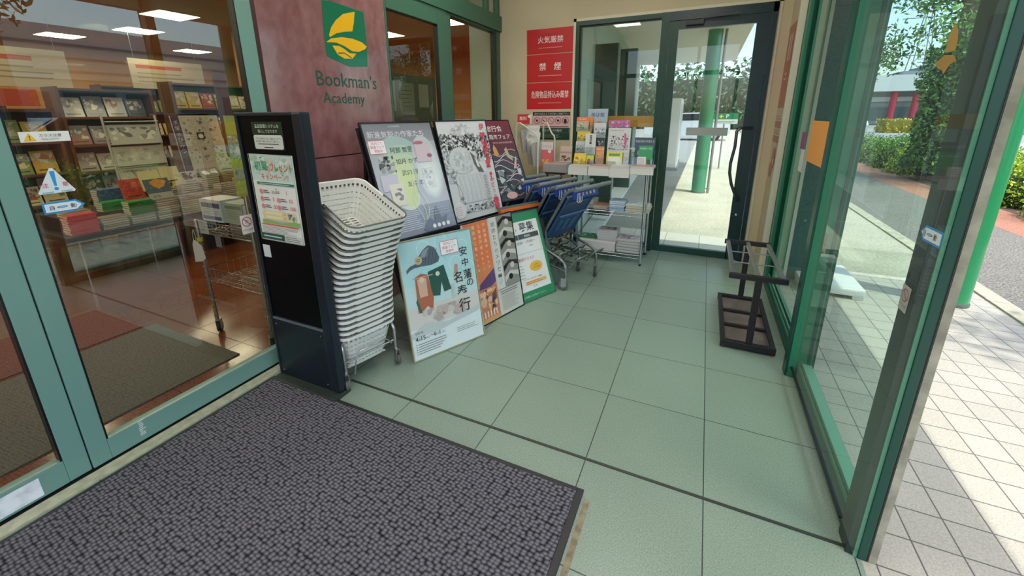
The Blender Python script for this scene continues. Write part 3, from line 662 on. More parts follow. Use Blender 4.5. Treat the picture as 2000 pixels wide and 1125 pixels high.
for i in range(6):
    y = .22 + i * .08; a.poly([(.337, y), (.40, y + .05), (.488, y + .02), (.488, y + .055), (.40, y + .075), (.337, y + .04)], '#1f1d1d' if i % 2 else '#dad4cc'); a.disc(.40 + .03 * (i % 2), y + .03, .022, '#d8cfc6' if i % 2 else '#2a2828')
a.rect(.25, .185, .245, .003, '#4a4640'); a.lines(.27, .165, .18, 2, .016, .006, '#8a8480', 2); a.lines(.27, .13, .19, 10, .011, .0025, '#9a948c', 9)
a.rect(.0, .57, .062, .10, '#eee8e4'); a.text('店内', .006, .645, .013, '#d86a80', wmax=.045); a.text('フェア', .006, .615, .013, '#8a5a60', wmax=.05); a.text('実施', .006, .585, .013, '#d86a80', wmax=.045)
framed('poster', 'black-framed orange and white exhibition poster leaning on floor, middle of the front row', 'poster', lean((-1.262, 2.140, .002), 73.8, 10.3), W, H, a, '#23201f', .008)

# front right: green hiring board
W, H = .43, .694
a = Art(W - .012, H - .012, '#2f8a5c', rough=.35, coat=.3)
a.rect(.012, .070, W - .050, H - .150, '#ece8e4'); a.text('アルバイト', .012, .535, .030, '#45403c', wmax=.155, bold=.02); a.text('募集', .190, .528, .075, '#45403c', wmax=.20, bold=.05)
a.rect(.02, .475, .14, .038, '#4a4648'); a.rect(.163, .475, .215, .038, '#4a4648'); a.text('時間給', .225, .483, .020, '#e6e2de', bold=.02)
a.box(.02, .36, .358, .113, .002, '#8a8684'); a.text('13:00〜18:00・19:00〜', .03, .435, .022, '#6a5a62', wmax=.33); a.text('(応相談)', .25, .405, .014, '#6a5a62')
a.text('土日祝勤務できる方', .03, .305, .026, '#d0607a', wmax=.33); a.disc(.275, .245, .068, '#f0b840', .040); a.text('土日祝', .275, .250, .014, '#6a4a20', 'c'); a.text('できる方歓迎!', .275, .230, .012, '#6a4a20', 'c', wmax=.10)
a.lines(.04, .27, .12, 5, .024, .004, '#a09a98', 3); a.text('ブックマンズアカデミー前橋店', .12, .155, .013, '#5a5450', wmax=.25); a.rect(.13, .118, .22, .026, '#f0b86a'); a.lines(.14, .135, .18, 2, .012, .003, '#a06a30'); a.rect(.03, .10, .06, .05, '#ccc8c6'); a.text('大 竹', .2, .088, .018, '#6a6460')
a.text('お気軽にお声掛けください。', .20, .022, .018, '#c8e0b8', 'c', wmax=.34)
framed('poster', 'green hiring notice board with white sheet leaning right of the front row', 'poster', lean((-1.158, 2.571, .003), 65.5, 20.1), W, H, a, '#5d665c', .006, .02)

# back left: grey authors poster
W, H = .53, .745
a = Art(W - .02, H - .02, '#a9aab2', rough=.22, coat=.6); w_, h_ = W - .02, H - .02
def wash(a, x0, y0, x1, y1, top, bot, n=14):
    tc, bc = [int(top[i:i + 2], 16) for i in (1, 3, 5)], [int(bot[i:i + 2], 16) for i in (1, 3, 5)]
    for i in range(n):
        q = (i + .5) / n; c = '#%02x%02x%02x' % tuple(int(bc[k] + (tc[k] - bc[k]) * q) for k in range(3)); a.rect(x0, y0 + (y1 - y0) * i / n, x1 - x0, (y1 - y0) / n + .0005, c); a.k -= 1
    a.k += 1
wash(a, 0, .60, w_, h_, '#85868c', '#9fa0a8', 6); wash(a, 0, .18, w_, .60, '#b4b8bc', '#c6c6d0', 12); wash(a, 0, 0, w_, .18, '#a2a4b0', '#8b8d9a', 6)
for i in range(7):
    q = i / 6; c = ['#adc4c0', '#b8cfbe', '#c6d8b8', '#d2deb0', '#d8e2b4', '#dce4c4', '#dde2d0'][i]
    a.disc(.20 + .02 * sin(i), .565 - i * .055, .13 - .008 * i, c, .075); 
a.disc(.21, .30, .06, '#d8e2a4', .12)
for i in range(6): a.disc(.40, .42 - i * .02, .11 - .012 * i, ['#c8ccd0', '#d2d6d8', '#dadee0', '#e2e4e4', '#e8eae8', '#eef0ec'][i], .22 - .03 * i)
a.text('新進気鋭の作家たち', .02, .633, .044, '#e8e8ea', wmax=.47); a.text('第79回読書週間', .18, .70, .011, '#d8d8dc', wmax=.09)
for i, s in enumerate(('阿部 智里', '如月 かずさ', '武内 涼', '友井 羊')): a.text(s, .15 + .02 * i, .535 - i * .075, .036, '#4c4c46', wmax=.20 if i < 2 else .14)
a.rect(.010, .535, .115, .085, '#e06a8a'); a.rect(.013, .538, .109, .079, '#f2eef0')
for i, s in enumerate(('店内にて', '関連フェア', '実施中')): a.text(s, .068, .593 - i * .024, .018, '#d8607c', 'c', wmax=.095, bold=.02)
a.blobs(.045, .41, .11, .11, 40, ['#6a6668', '#3e3c3e', '#a8a6a6', '#c8c4c0'], .006, .018, 11)
a.rect(.03, .30, .12, .10, '#cfc6d2'); a.rect(.075, .20, .10, .14, '#e6dcc8'); a.blobs(.095, .23, .06, .08, 8, ['#b8b0a0', '#8a8478'], .008, .02, 3)
a.rect(.33, .46, .12, .12, '#d8c4cc'); a.disc(.435, .50, .020, '#a86a78', .014); a.disc(.37, .59, .04, '#c07080', .012)
a.box(.34, .285, .085, .13, .0015, '#a8a8ac'); a.blobs(.345, .29, .075, .12, 24, ['#d4d4d8', '#bcbcc4', '#e4e4e6'], .006, .014, 8)
a.lines(.05, .15, .22, 10, .0125, .003, '#e0e0e6', 12); a.poly([(.24, .02), (.30, .09), (.34, .06), (.355, .13), (.375, .16), (.39, .13), (.395, .07), (.45, .09), (.42, .03), (.36, 0), (.27, 0)], '#6c7284')
a.lines(.30, .14, .19, 3, .018, .004, '#b8bac4', 5)
for i in range(4): a.disc(.325 + i * .038, .030, .014, '#eeeeee')
for k in range(3): a.line([(.24 + k * .03 + .02 * sin(t_ * .8 + k), .42 - t_ * .034) for t_ in range(11)], .004, '#e4ecc8')
framed('poster', 'large grey poster with pale green light and brush lettering above the basket stack side', 'poster', lean((-1.655, 1.847, .651), 73.4, 19.25), W, H, a, '#1c1d20', .010)

# back middle: black and white crowd with red brush lettering
W, H = .53, .745
a = Art(W - .016, H - .016, '#dedede', rough=.22, coat=.6); w_, h_ = W - .016, H - .016
a.blobs(.0, .50, .36, .14, 420, ['#2e2e2e', '#5a5a5a', '#8c8c8c', '#eeeeee', '#bcbcbc', '#444444'], .005, .014, 21)
a.blobs(.0, .28, .10, .24, 160, ['#a8a8a8', '#e4e4e4', '#c8c8c8', '#8c8c8c'], .005, .014, 22)
a.blobs(.34, .42, .17, .20, 160, ['#3a3a3a', '#6a6a6a', '#a8a8a8', '#eeeeee'], .005, .016, 23)
a.disc(.17, .44, .12, '#d6d8da', .10); a.blobs(.09, .36, .18, .15, 60, ['#cdd0d2', '#dfe1e2', '#bfc3c6'], .01, .028, 24)
a.poly([(.27, .50), (.32, .46), (.36, .38), (.385, .33), (.33, .34), (.30, .40)], '#6c6c6c'); a.poly([(.31, .46), (.34, .42), (.35, .37), (.325, .38)], '#e8e8e8')
a.rect(.08, .12, .34, .21, '#d2d4d6')
for i in range(22): a.line([(.09 + i * .015, .32), (.10 + i * .015 + .01 * sin(i), .22), (.085 + i * .016, .13)], .003, ['#eceeee', '#b4b8bc', '#c4c8cc'][i % 3]); a.k -= 1
a.k += 1
a.line([(.05, .30), (.09, .26), (.11, .20), (.10, .12)], .005, '#8a8a8a'); a.blobs(.085, .10, .04, .08, 14, ['#5a5a5a', '#888888'], .004, .010, 5)
a.blobs(.08, .045, .40, .055, 170, ['#4a4a4a', '#8a8a8a', '#e8e8e8', '#c0c0c0'], .004, .012, 25); a.blobs(.12, .62, .2, .09, 50, ['#cfcfcf', '#e8e8e8', '#c0c0bc'], .006, .02, 26)
a.disc(.05, .08, .062, '#e9e6e6'); a.lines(.01, .10, .08, 5, .014, .004, '#e0a0a8', 4)
a.text('伊', .455, .655, .055, '#e0485c', 'c', bold=.06)
rnd = random.Random(9)
for i in range(11):
    a.blobs(.425, .60 - i * .024, .06, .04, 4, ['#e0485c', '#e85a6a'], .012, .022, 30 + i)
a.vtext('・みどりの', .455, .335, .042, .046, '#e0485c', bold=.05); a.blobs(.43, .02, .055, .10, 14, ['#e0485c', '#e85a6a'], .012, .024, 44)
a.vtext('生誕百二十年記念特別展', .498, .66, .014, .020, '#55555a'); a.lines(.36, .30, .05, 20, .012, .004, '#9a9a9e', 6)
framed('poster', 'black and white crowd poster with red brush lettering, middle of the back row', 'poster', lean((-1.573, 2.442, .634), 75.6, 14.4), W, H, a, '#2a2b2e', .008)

# back right: dark red poster
W, H = .515, .728
a = Art(W - .012, H - .012, '#4a4e54', rough=.25, coat=.5); w_, h_ = W - .012, H - .012
wash(a, 0, .42, w_, h_, '#7e3a48', '#63404c', 8); wash(a, 0, .0, w_, .42, '#54505a', '#414c56', 8)
a.text('幻想旅行会', w_ - .10, .615, .055, '#ece2de', 'r', wmax=.30, bold=.03); a.text('50周年フェア', w_ - .03, .545, .045, '#ece2de', 'r', wmax=.34, bold=.03); a.text('50TH ANNIVERSARY', w_ - .02, .505, .017, '#d8b8b8', 'r', wmax=.30)
for i in range(9):
    y = .42 - i * .045; a.line([(.08 + t_ * .04, y + .03 * sin(t_ * .9 + i * 1.3)) for t_ in range(11)], .007, '#c8ced2' if i % 2 else '#d8a8ae')
a.poly([(.24, .46), (.26, .50), (.28, .46), (.29, .40), (.24, .40)], '#d8a468'); a.poly([(.36, .45), (.39, .47), (.40, .40), (.43, .38), (.42, .34), (.37, .38)], '#b8ae98'); a.poly([(.40, .26), (.46, .38), (.47, .37), (.43, .25)], '#d8b0b8')
a.blobs(.22, .05, .26, .22, 24, ['#39444c', '#5c6a72', '#8a949a', '#c8ccd0'], .015, .04, 31); a.disc(.30, .04, .06, '#d8b0a8', .03)
framed('poster', 'dark red anniversary poster on the orange ledge, right of the back row', 'poster', lean((-1.555, 2.842, .690), 65.5, 25.3), W, H, a, '#1a1a1c', .006)

# ================================================================ SHOPPING BASKETS AND THEIR TROLLEY
BK = mt('#e6e6dc', .45); BKD = mt('#6d6c68', .5); BK_SH = mt('#c6c6be', .5)
def basket_meshes():
    """rim front edge (local +x end) centred on the origin, length to -x, width along y"""
    L, Wd, Hh = .445, .315, .215
    def ring(t_, out=0.0, n=112):
        # t_ 0 bottom .. 1 rim
        l = L - (1 - t_) * .085 + out * 2; w = Wd - (1 - t_) * .085 + out * 2; r = .045 + .01 * t_; cx = -L / 2
        pts = []; hw, hl = w / 2 - r, l / 2 - r
        per = [(('s'), 2 * hl), ('a', pi * r / 2), ('s', 2 * hw), ('a', pi * r / 2)] * 2
        tot = sum(p[1] for p in per); segs = []
        corner = [(hl, hw, 0), (-hl, hw, pi / 2), (-hl, -hw, pi), (hl, -hw, 3 * pi / 2)]
        for i in range(n):
            d = tot * i / n; k = 0
            while d > per[k][1] + 1e-9: d -= per[k][1]; k += 1
            if k == 0: p = (hl - d, w / 2)
            elif k == 2: p = (-l / 2, hw - d)
            elif k == 4: p = (-hl + d, -w / 2)
            elif k == 6: p = (l / 2, -hw + d)
            else:
                c = {1: 1, 3: 2, 5: 3, 7: 0}[k]; q = corner[c]; a0 = {1: pi / 2, 3: pi, 5: 3 * pi / 2, 7: 0}[k]
                a_ = a0 + d / r if k != 7 else -0.0 + d / r
                if k == 7: q = (hl, hw, 0); a_ = d / r
                if k == 1: q = (-hl, hw, 0)
                if k == 3: q = (-hl, -hw, 0)
                if k == 5: q = (hl, -hw, 0)
                p = (q[0] + r * cos(a_), q[1] + r * sin(a_))
            pts.append((cx + p[0], p[1]))
        return pts
    n = 112
    mb = MB(); mb.mat(BK)
    levels = [0, .10, .12, .24, .26, .38, .40, .52, .54, .66, .68, .76, .80, .90, .93, 1.0]
    rings = [ring(t_) for t_ in levels]; vs = []
    for lv, R_ in zip(levels, rings): vs += [(x, y, -Hh + lv * Hh) for x, y in R_]
    fs = []
    for k in range(len(levels) - 1):
        hole = (k in (1, 3, 5, 7, 9) or k == 12)
        for i in range(n):
            if hole and i % 2 == 0: continue
            j = (i + 1) % n; fs.append((k * n + i, k * n + j, (k + 1) * n + j, (k + 1) * n + i))
    mb.add(vs, fs)
    # floor of the basket : slatted
    R0 = rings[0]; xs = [p[0] for p in R0]; ys = [p[1] for p in R0]
    x0, x1, y0, y1 = min(xs), max(xs), min(ys), max(ys); z = -Hh
    for i in range(15): u = x0 + .01 + (x1 - x0 - .02) * i / 14; mb.add([(u - .007, y0, z), (u + .007, y0, z), (u + .007, y1, z), (u - .007, y1, z)], [(0, 1, 2, 3)])
    for i in range(6): u = y0 + .01 + (y1 - y0 - .02) * i / 5; mb.add([(x0, u - .006, z + .001), (x1, u - .006, z + .001), (x1, u + .006, z + .001), (x0, u + .006, z + .001)], [(0, 1, 2, 3)])
    # rim lip, lower in the middle of each side
    a_, b_, c_ = ring(1, 0), ring(1, .010), ring(1, .011); vs = []
    def drop(i):
        q = (i % (n // 2)) / (n / 2.0); return 0.0
    for (x, y) in a_: vs.append((x, y, 0))
    for (x, y) in b_: vs.append((x, y, .001))
    for (x, y) in c_:
        mid = abs(y) < .075 or (abs(x + L / 2) < .10)
        vs.append((x, y, -.020 if mid else -.014))
    fs = []
    for k in range(2):
        for i in range(n): j = (i + 1) % n; fs.append((k * n + i, k * n + j, (k + 1) * n + j, (k + 1) * n + i))
    mb.add(vs, fs, smooth=False)
    body = mb.mesh('basket_body')
    hd = MB(); hd.mat(BKD); P = ring(1, .007)
    half = [P[i] for i in range(n)]
    hd.tube([(x, y, .004) for x, y in P[n // 2:] + P[:n // 2] if x > -L / 2 - .02], .0045, 6)
    hd.lathe([(.009, -.008), (.009, .008)], 8, M=Matrix.Translation((-L / 2, Wd / 2 + .008, -.004)) @ Matrix.Rotation(pi / 2, 4, 'X')); hd.lathe([(.009, -.008), (.009, .008)], 8, M=Matrix.Translation((-L / 2, -Wd / 2 - .008, -.004)) @ Matrix.Rotation(pi / 2, 4, 'X'))
    return body, hd.mesh('basket_handle')
b_me, h_me = basket_meshes()
NB = 20
AZB = radians(-15.0)
for i in range(NB):
    q = i / (NB - 1); k = max(0, i - 7) / (NB - 8)
    mid = Vector((-1.524 + .03 * q + .110 * k ** 1.5, 1.475 + .010 * q, .300 + .595 * q))
    M = Matrix.Translation(mid) @ Matrix.Rotation(AZB, 4, 'Z') @ Matrix.Rotation(radians(4 + 17 * k), 4, 'Y')
    lab = 'light grey plastic shopping basket nested in the tall leaning stack'
    if i == NB - 1: lab = 'open top basket of the tall leaning grey basket stack'
    if i == 0: lab = 'lowest grey basket of the stack, resting in the wheeled trolley'
    o = bpy.data.objects.new('shopping_basket', None); COL.objects.link(o); o.empty_display_size = .05; o.matrix_world = M
    tag(o, lab, 'shopping basket', 'stacked shopping baskets beside the black gate')
    for nm, me in (('body', b_me), ('handle', h_me)):
        c = bpy.data.objects.new(nm, me); COL.objects.link(c); c.parent = o
        if nm == 'body': c['label'] = 'slatted light grey tub'
TUBE = mt('#b4b6b4', .3, .9)
t = thing('basket_trolley', 'low chrome wheeled trolley under the stack of grey baskets', 'trolley', (-1.52, 1.48, 0), AZB)
TL = .46
mb = MB(); mb.mat(TUBE)
for y in (-.155, .155):
    mb.tube([(-.03, y, .10), (-.03, y, .22), (-.05, y * .98, .255), (-.09, y * .96, .27), (-.42, y * .96, .27), (-.45, y, .25), (-.46, y, .10)], .010, 10)
mb.tube([(-.03, -.155, .15), (-.03, .155, .15)], .005, 8); mb.tube([(-.46, -.155, .14), (-.46, .155, .14)], .005, 8); mb.tube([(-.05, -.155, .14), (-.45, -.155, .14)], .005, 8); mb.tube([(-.05, .155, .14), (-.45, .155, .14)], .005, 8)
mb.tube([(.0, -.12, .08), (.005, -.11, .16), (.005, -.08, .20), (.005, .08, .20), (.005, .11, .16)], .004, 8)
mb.build('frame', t)
def caster(parent, x, y, z, rz, r=.030, w=.018, col='#5a5652'):
    f = MB(Matrix.Translation((x, y, 0)) @ Matrix.Rotation(rz, 4, 'Z')); f.mat(TUBE)
    f.lathe([(.014, z - .006), (.014, z)], 12); f.box((-.004, -w / 2 - .004, r * .8), (r * .9, -w / 2 - .001, z - .004)); f.box((-.004, w / 2 + .001, r * .8), (r * .9, w / 2 + .004, z - .004)); f.box((-.006, -w / 2 - .004, z - .008), (r * .9, w / 2 + .004, z - .004))
    fo = f.build('caster_fork', parent)
    k = MB(Matrix.Translation((x, y, 0)) @ Matrix.Rotation(rz, 4, 'Z') @ Matrix.Translation((r * .5, 0, r)) @ Matrix.Rotation(pi / 2, 4, 'X')); k.mat(mt(col, .6)); k.lathe([(r * .55, -w / 2), (r * .9, -w / 2), (r, -w / 3), (r, w / 3), (r * .9, w / 2), (r * .55, w / 2)], 20)
    k.mat(mt('#9a9890', .4, .4)); k.lathe([(r * .5, -w / 2 - .001), (r * .5, w / 2 + .001)], 16)
    k.build('wheel', fo)
caster(t, -.03, -.155, .10, -.4); caster(t, -.03, .155, .10, -.2); caster(t, -.46, -.155, .10, .3); caster(t, -.46, .155, .10, .3)
caster_mesh = caster

# ================================================================ NESTED SHOPPING CARTS
BLUE = mt('#2c4c74', .4); BLUE2 = mt('#365c8a', .4); CT = mt('#8c9290', .3, .75); GRIP = mt('#7d8484', .5)
ct = thing('shopping_cart', 'blue and grey shopping cart, front one of the nested row beside the shelf', 'shopping cart', (-.90, 3.012, 0), radians(-19), 'nested shopping carts')
def side(y, s):
    mb = MB(); mb.mat(CT)
    mb.tube([(.055, y, .84), (.0, y, .83), (-.045, y, .79), (-.245, y, .457), (-.30, y, .37), (-.36, y, .30)], .012, 10)
    mb.tube([(-.40, y, .42), (-.30, y, .36), (-.20, y, .29), (-.10, y, .262), (-.045, y, .235), (-.022, y, .19), (-.02, y, .10)], .012, 10)
    mb.tube([(-.46, y, .20), (-.20, y, .185), (-.03, y, .16)], .008, 8)
    mb.tube([(-.236, y, .46), (-.232, y, .19)], .007, 8)
    mb.build('side_frame', ct)
side(0, 0); side(.45, 1)
mb = MB(); mb.mat(CT); mb.tube([(-.46, 0, .20), (-.46, .45, .20)], .008, 8); mb.tube([(-.245, 0, .457), (-.245, .45, .457)], .007, 8); mb.tube([(-.12, 0, .665), (-.12, .45, .665)], .007, 8); mb.tube([(-.36, 0, .30), (-.36, .45, .30)], .007, 8); mb.tube([(-.20, 0, .185), (-.20, .45, .185)], .006, 8); mb.build('cross_bar', ct)
mb = MB(); mb.mat(GRIP); mb.tube([(.055, -.02, .84), (.062, .02, .842), (.066, .43, .842), (.06, .48, .84)], .017, 12); mb.build('handle_bar', ct)
d = Vector((-.205, 0, -.343)).normalized(); nrm = Vector((.343, 0, -.205)).normalized()
Mp = Matrix((d, Vector((0, 1, 0)), d.cross(Vector((0, 1, 0))))).transposed().to_4x4(); Mp.translation = (-.055, .025, .765)
mb = MB(Mp); mb.mat(BLUE)
pl_ = [(0, .0), (.36, .0), (.44, .05), (.46, .10), (.46, .30), (.44, .35), (.36, .40), (0, .40)]
mb.prism(pl_, -.012, .012); mb.mat(BLUE2); mb.box((.05, .04, .012), (.07, .36, .020)); mb.box((.20, .05, .012), (.215, .35, .022))
for k in range(3): mb.box((.25, .08 + k * .09, .012), (.37, .14 + k * .09, .017))
mb.box((.0, .0, -.03), (.44, .012, .02)); mb.box((.0, .388, -.03), (.44, .40, .02))
mb.mat(mt('#6a86b8', .3)); mb.tube([(.18, .01, .03), (.18, .39, .03)], .006, 8)
mb.build('tray_panel', ct)
a = Art(.36, .062, '#24439c', th=.003, rough=.3)
a.rect(.105, .012, .225, .038, '#24439c')
for i, ch in enumerate('店内専用'): a.text(ch, .125 + i * .052, .016, .030, '#e6d878', bold=.05)
a.poly([(.085, .018), (.10, .030), (.085, .044)], '#dfe6ee')
a.build('label_strip', FR((-.005, .055, .745), (0, 1, 0), (-.28, 0, 1)), ct)
mb = MB(); mb.mat(mt('#d8dcde', .35))
for y in (.075, .10): mb.tube([(.02, y, .80), (.018, y, .76), (.012, y, .735), (.026, y + .006, .725), (.034, y + .012, .74), (.032, y + .014, .775)], .0035, 6)
mb.build('hook', ct)
for k, (y0, y1) in enumerate(((.02, .17), (.26, .41))):
    mb = MB(); mb.mat(CT); mb.tube([(-.03, y0, .20), (.005, y0, .195), (.045, y0 + .005, .255), (.075, y0 + .012, .285), (.085, (y0 + y1) / 2, .292), (.075, y1 - .012, .285), (.045, y1 - .005, .245), (-.05, y1, .215)], .0065, 8); mb.build('basket_rest', ct)
mb = MB(); mb.mat(CT); mb.tube([(-.36, .05, .21), (-.02, .05, .205)], .006, 8); mb.tube([(-.36, .40, .21), (-.02, .40, .205)], .006, 8); mb.tube([(-.30, .12, .20), (-.03, .12, .20)], .005, 8); mb.tube([(-.30, .33, .20), (-.03, .33, .20)], .005, 8); mb.build('base_rail', ct)
caster(ct, -.02, 0, .112, -2.6, .043, .022, '#6b6763'); caster(ct, -.02, .45, .112, -1.2, .043, .022, '#4a4644'); caster(ct, -.46, .05, .112, .3, .043, .022); caster(ct, -.46, .40, .112, .3, .043, .022)
names = ['second blue shopping cart from the front of the nested row', 'third blue shopping cart from the front of the nested row', 'fourth blue shopping cart, half hidden by the red poster', 'rearmost nested shopping cart, only its grey handle showing']
for i in range(4):
    c = copy_tree(ct); u = -.178 * (i + 1); c.location = Vector((-.90, 3.012, 0)) + Vector((cos(radians(-19)), sin(radians(-19)), 0)) * u; c['label'] = names[i]

# ================================================================ UMBRELLA / BAG RACK
t = thing('umbrella_rack', 'dark metal umbrella rack with silver top bars by the right side window', 'umbrella rack', (.36, 2.97, 0))
DK = mt('#2c2629', .4, .3); SIL = mt('#a8aaa8', .3, .8)
def lb(y): return y - 2.97
for y0_, y1_ in ((2.585, 2.607), (3.322, 3.344)): mb = MB(); mb.mat(DK); mb.box((-.150, lb(y0_), .455), (.150, lb(y1_), .488), bev=.003); mb.build('top_end_bar', t)
mb = MB(); mb.mat(SIL)
for x in (-.128, .0, .128): mb.box((x - .013, lb(2.607), .467), (x + .013, lb(3.322), .484), bev=.003); 
for y in (2.86, 3.09): mb.tube([(-.128, lb(y), .470), (.128, lb(y), .470)], .004, 8)
mb.build('divider_bars', t)
for y0, y1 in ((2.588, 2.606), (3.322, 3.340)):
    mb = MB(); mb.mat(DK); mb.box((-.012, lb(y0), .045), (.024, lb(y1), .46), bev=.002); mb.build('post', t)
mb = MB(); mb.mat(DK)
mb.box((-.148, lb(2.58), .012), (.148, lb(2.61), .052), bev=.003); mb.box((-.148, lb(3.318), .012), (.148, lb(3.345), .052), bev=.003)
mb.box((-.148, lb(2.60), .030), (-.120, lb(3.33), .050), bev=.002); mb.box((.120, lb(2.60), .030), (.148, lb(3.33), .050), bev=.002)
for y in (2.83, 3.06): mb.box((-.12, lb(y), .030), (.12, lb(y) + .022, .046), bev=.002)
mb.mat(mt('#6c5f58', .6, .2, noise=.2, nscale=12)); mb.box((-.12, lb(2.60), .022), (.12, lb(3.32), .027))
mb.build('base_frame', t)
for x in (-.135, .135):
    for y in (2.595, 3.33): 
        mb = MB(Matrix.Translation((x, lb(y), 0))); mb.mat(mt('#5a4038', .6)); mb.lathe([(.010, 0), (.013, .006), (.010, .013)], 10); mb.build('foot', t)

# ================================================================ WIRE SHELF WITH LEAFLETS
t = thing('wire_shelf', 'chrome wire shelf unit full of leaflets before the back window', 'shelf', (-.78, 4.0, 0))
for x in (-.335, .335):
    for y in (-.165, .19):
        mb = MB(Matrix.Translation((x, y, 0))); mb.mat(CHROME); mb.lathe([(.012, .02), (.012, .93 if x > 0 else .90)], 12); mb.mat(BLACK); mb.lathe([(.010, 0), (.014, .02)], 10); mb.build('post', t)
for z in (.085, .49, .88):
    mb = MB(); mb.mat(CHROME)
    for y in (-.165, .19):
        mb.tube([(-.335, y, z + .012), (.335, y, z + .012)], .004, 6); mb.tube([(-.335, y, z - .018), (.335, y, z - .018)], .0035, 6)
        for k in range(24): mb.tube([(-.325 + k * .0275, y, z - .018), (-.311 + k * .0275, y, z + .012)], .002, 5)
    for x in (-.335, .335): mb.tube([(x, -.165, z + .012), (x, .19, z + .012)], .004, 6)
    for k in range(26): mb.tube([(-.32 + k * .0256, -.165, z + .016), (-.32 + k * .0256, .19, z + .016)], .002, 5)
    mb.build('shelf_tray', t)
PAPER = ['#d8d4cc', '#e4e0da', '#cfd4d6']
def leaflet(name, label, x0, x1, z0, z1, y, art, tilt=8, cat='leaflet', acr=True, th=.012, holder=True, group=None):
    W, H = x1 - x0, (z1 - z0) / cos(radians(tilt)); U = Vector((1, 0, 0)); up = Vector((0, sin(radians(tilt)), cos(radians(tilt)))); M = FR((x0, y, z0), U, up)
    a = Art(W, H, art[0], th=th, rough=.3, coat=.3)
    art[1](a, W, H)
    if holder:
        root = thing(name, label, cat, (x0, y, z0), 0, group); Ml = Matrix.Translation((-x0, -y, -z0)) @ M; a.build('printed_sheets', Ml, root)
        mb = MB(Ml); mb.mat(G_CLEAR); mb.box((-.004, -.004, -th - .003), (W + .004, H * .55, -th - .001)); mb.box((-.004, -.004, .004), (W + .004, H * .35, .006)); mb.box((-.004, -.006, -th - .003), (W + .004, -.004, .006)); mb.build('acrylic_holder', root); return root
    return tag(a.build(name, M), label, cat, group)
ZT = .90
def f_head(top, body, tcol='#f4e8d8', word=None, n=6, seed=1, blob=None):
    def f(a, W, H):
        a.rect(0, H * .72, W, H * .28, top)
        if word: a.text(word, W / 2, H * .79, H * .12, tcol, 'c', wmax=W * .85, bold=.03)
        if blob: a.blobs(W * .08, H * .12, W * .84, H * .5, 26, blob, W * .03, W * .10, seed)
        else: a.lines(W * .1, H * .62, W * .8, n, H * .09, H * .02, '#8a8680', seed)
    return (body, f)
L = leaflet
L('leaflet_stack', 'orange and grey leaflet at the top left of the acrylic rack', -1.185, -1.062, 1.226, 1.365, 4.10, f_head('#e8884c', '#c8b8a0', word='旅の案内', blob=['#8a8478', '#e0d8c8', '#b0a898']), group='leaflets in acrylic holders')
L('leaflet_stack', 'yellow leaflet with small photos below the orange one', -1.163, -1.030, 1.131, 1.229, 4.06, f_head('#e8c83c', '#e0cc50', blob=['#6a5a3a', '#c89a40', '#f0e090'], seed=3), group='leaflets in acrylic holders')
L('leaflet_stack', 'grey leaflet with a pencil drawing at the lower left of rack', -1.163, -1.071, 1.028, 1.136, 4.02, f_head('#d0d0cc', '#c4c6c4', blob=['#8a8c8c', '#a8aaaa', '#6a6c6c'], seed=4), group='leaflets in acrylic holders')
def f_d(a, W, H): a.rect(W * .42, H * .50, W * .2, H * .42, '#3a3a3c'); a.vtext('作家展', W * .52, H * .88, W * .14, W * .2, '#e8e8e4'); a.lines(W * .15, H * .4, W * .7, 5, H * .07, H * .015, '#9a9a98')
L('leaflet_stack', 'white leaflet with a black title box in the middle of the rack', -1.059, -.957, 1.015, 1.212, 3.975, ('#d8d8d6', f_d), group='leaflets in acrylic holders')
def f_e(a, W, H): a.rect(0, 0, W, H, '#a8b8c8'); a.text('美術館', W * .5, H * .60, H * .22, '#3e5a8c', 'c', wmax=W * .8, bold=.03); a.disc(W * .62, H * .25, H * .16, '#e08a54'); a.disc(W * .3, H * .22, H * .12, '#d8dce0')
L('leaflet_stack', 'tall blue leaflet with orange disc at the back of the rack', -1.092, -.894, 1.250, 1.441, 4.16, ('#9fb0c0', f_e), group='leaflets in acrylic holders')
L('leaflet_stack', 'narrow orange leaflet between grey and blue ones', -1.055, -1.028, 1.235, 1.374, 4.115, f_head('#f09030', '#e88828'), group='leaflets in acrylic holders')
L('leaflet_stack', 'light grey leaflet with a map beside the narrow orange one', -1.010, -.892, 1.170, 1.310, 4.10, f_head('#d4d6d8', '#c8ccce', blob=['#a0a4a8', '#e4e6e8', '#7a7e84'], seed=7), group='leaflets in acrylic holders')
L('leaflet_stack', 'dark leaflet with a white face below the grey map leaflet', -.972, -.890, 1.088, 1.171, 4.055, f_head('#3a3a44', '#4a4850', blob=['#d8d0c8', '#e8e4e0', '#2a2a30'], seed=8), group='leaflets in acrylic holders')
L('leaflet_stack', 'small orange leaflet low on the right of the left rack', -.955, -.876, .925, 1.092, 3.985, f_head('#e89058', '#e8a070', word='お知らせ', blob=['#e0c080', '#a8c890', '#c86a50'], seed=9), group='leaflets in acrylic holders')
def f_j(a, W, H): a.poly([(0, 0), (W, 0), (W, H * .75), (W * .6, H), (0, H * .9)], '#e0c038'); a.blobs(W * .1, H * .1, W * .7, H * .6, 14, ['#f0e0a0', '#c8a030', '#a87a30'], W * .05, W * .15)
L('leaflet_stack', 'yellow folded booklets curling forward at the left front of shelf', -1.153, -1.037, .915, 1.028, 3.915, ('#d8b838', f_j), 25, group='booklets on the shelf top')
def f_k(a, W, H): a.rect(0, H * .7, W, H * .3, '#b8cc3c'); a.rect(W * .15, 0, W * .35, H * .65, '#b03a48'); a.rect(W * .55, 0, W * .4, H * .55, '#8a94a4')
L('leaflet_stack', 'green, red and grey booklets spread at the middle front of shelf', -1.030, -.960, .915, 1.010, 3.925, ('#c8c44a', f_k), 25, group='booklets on the shelf top')
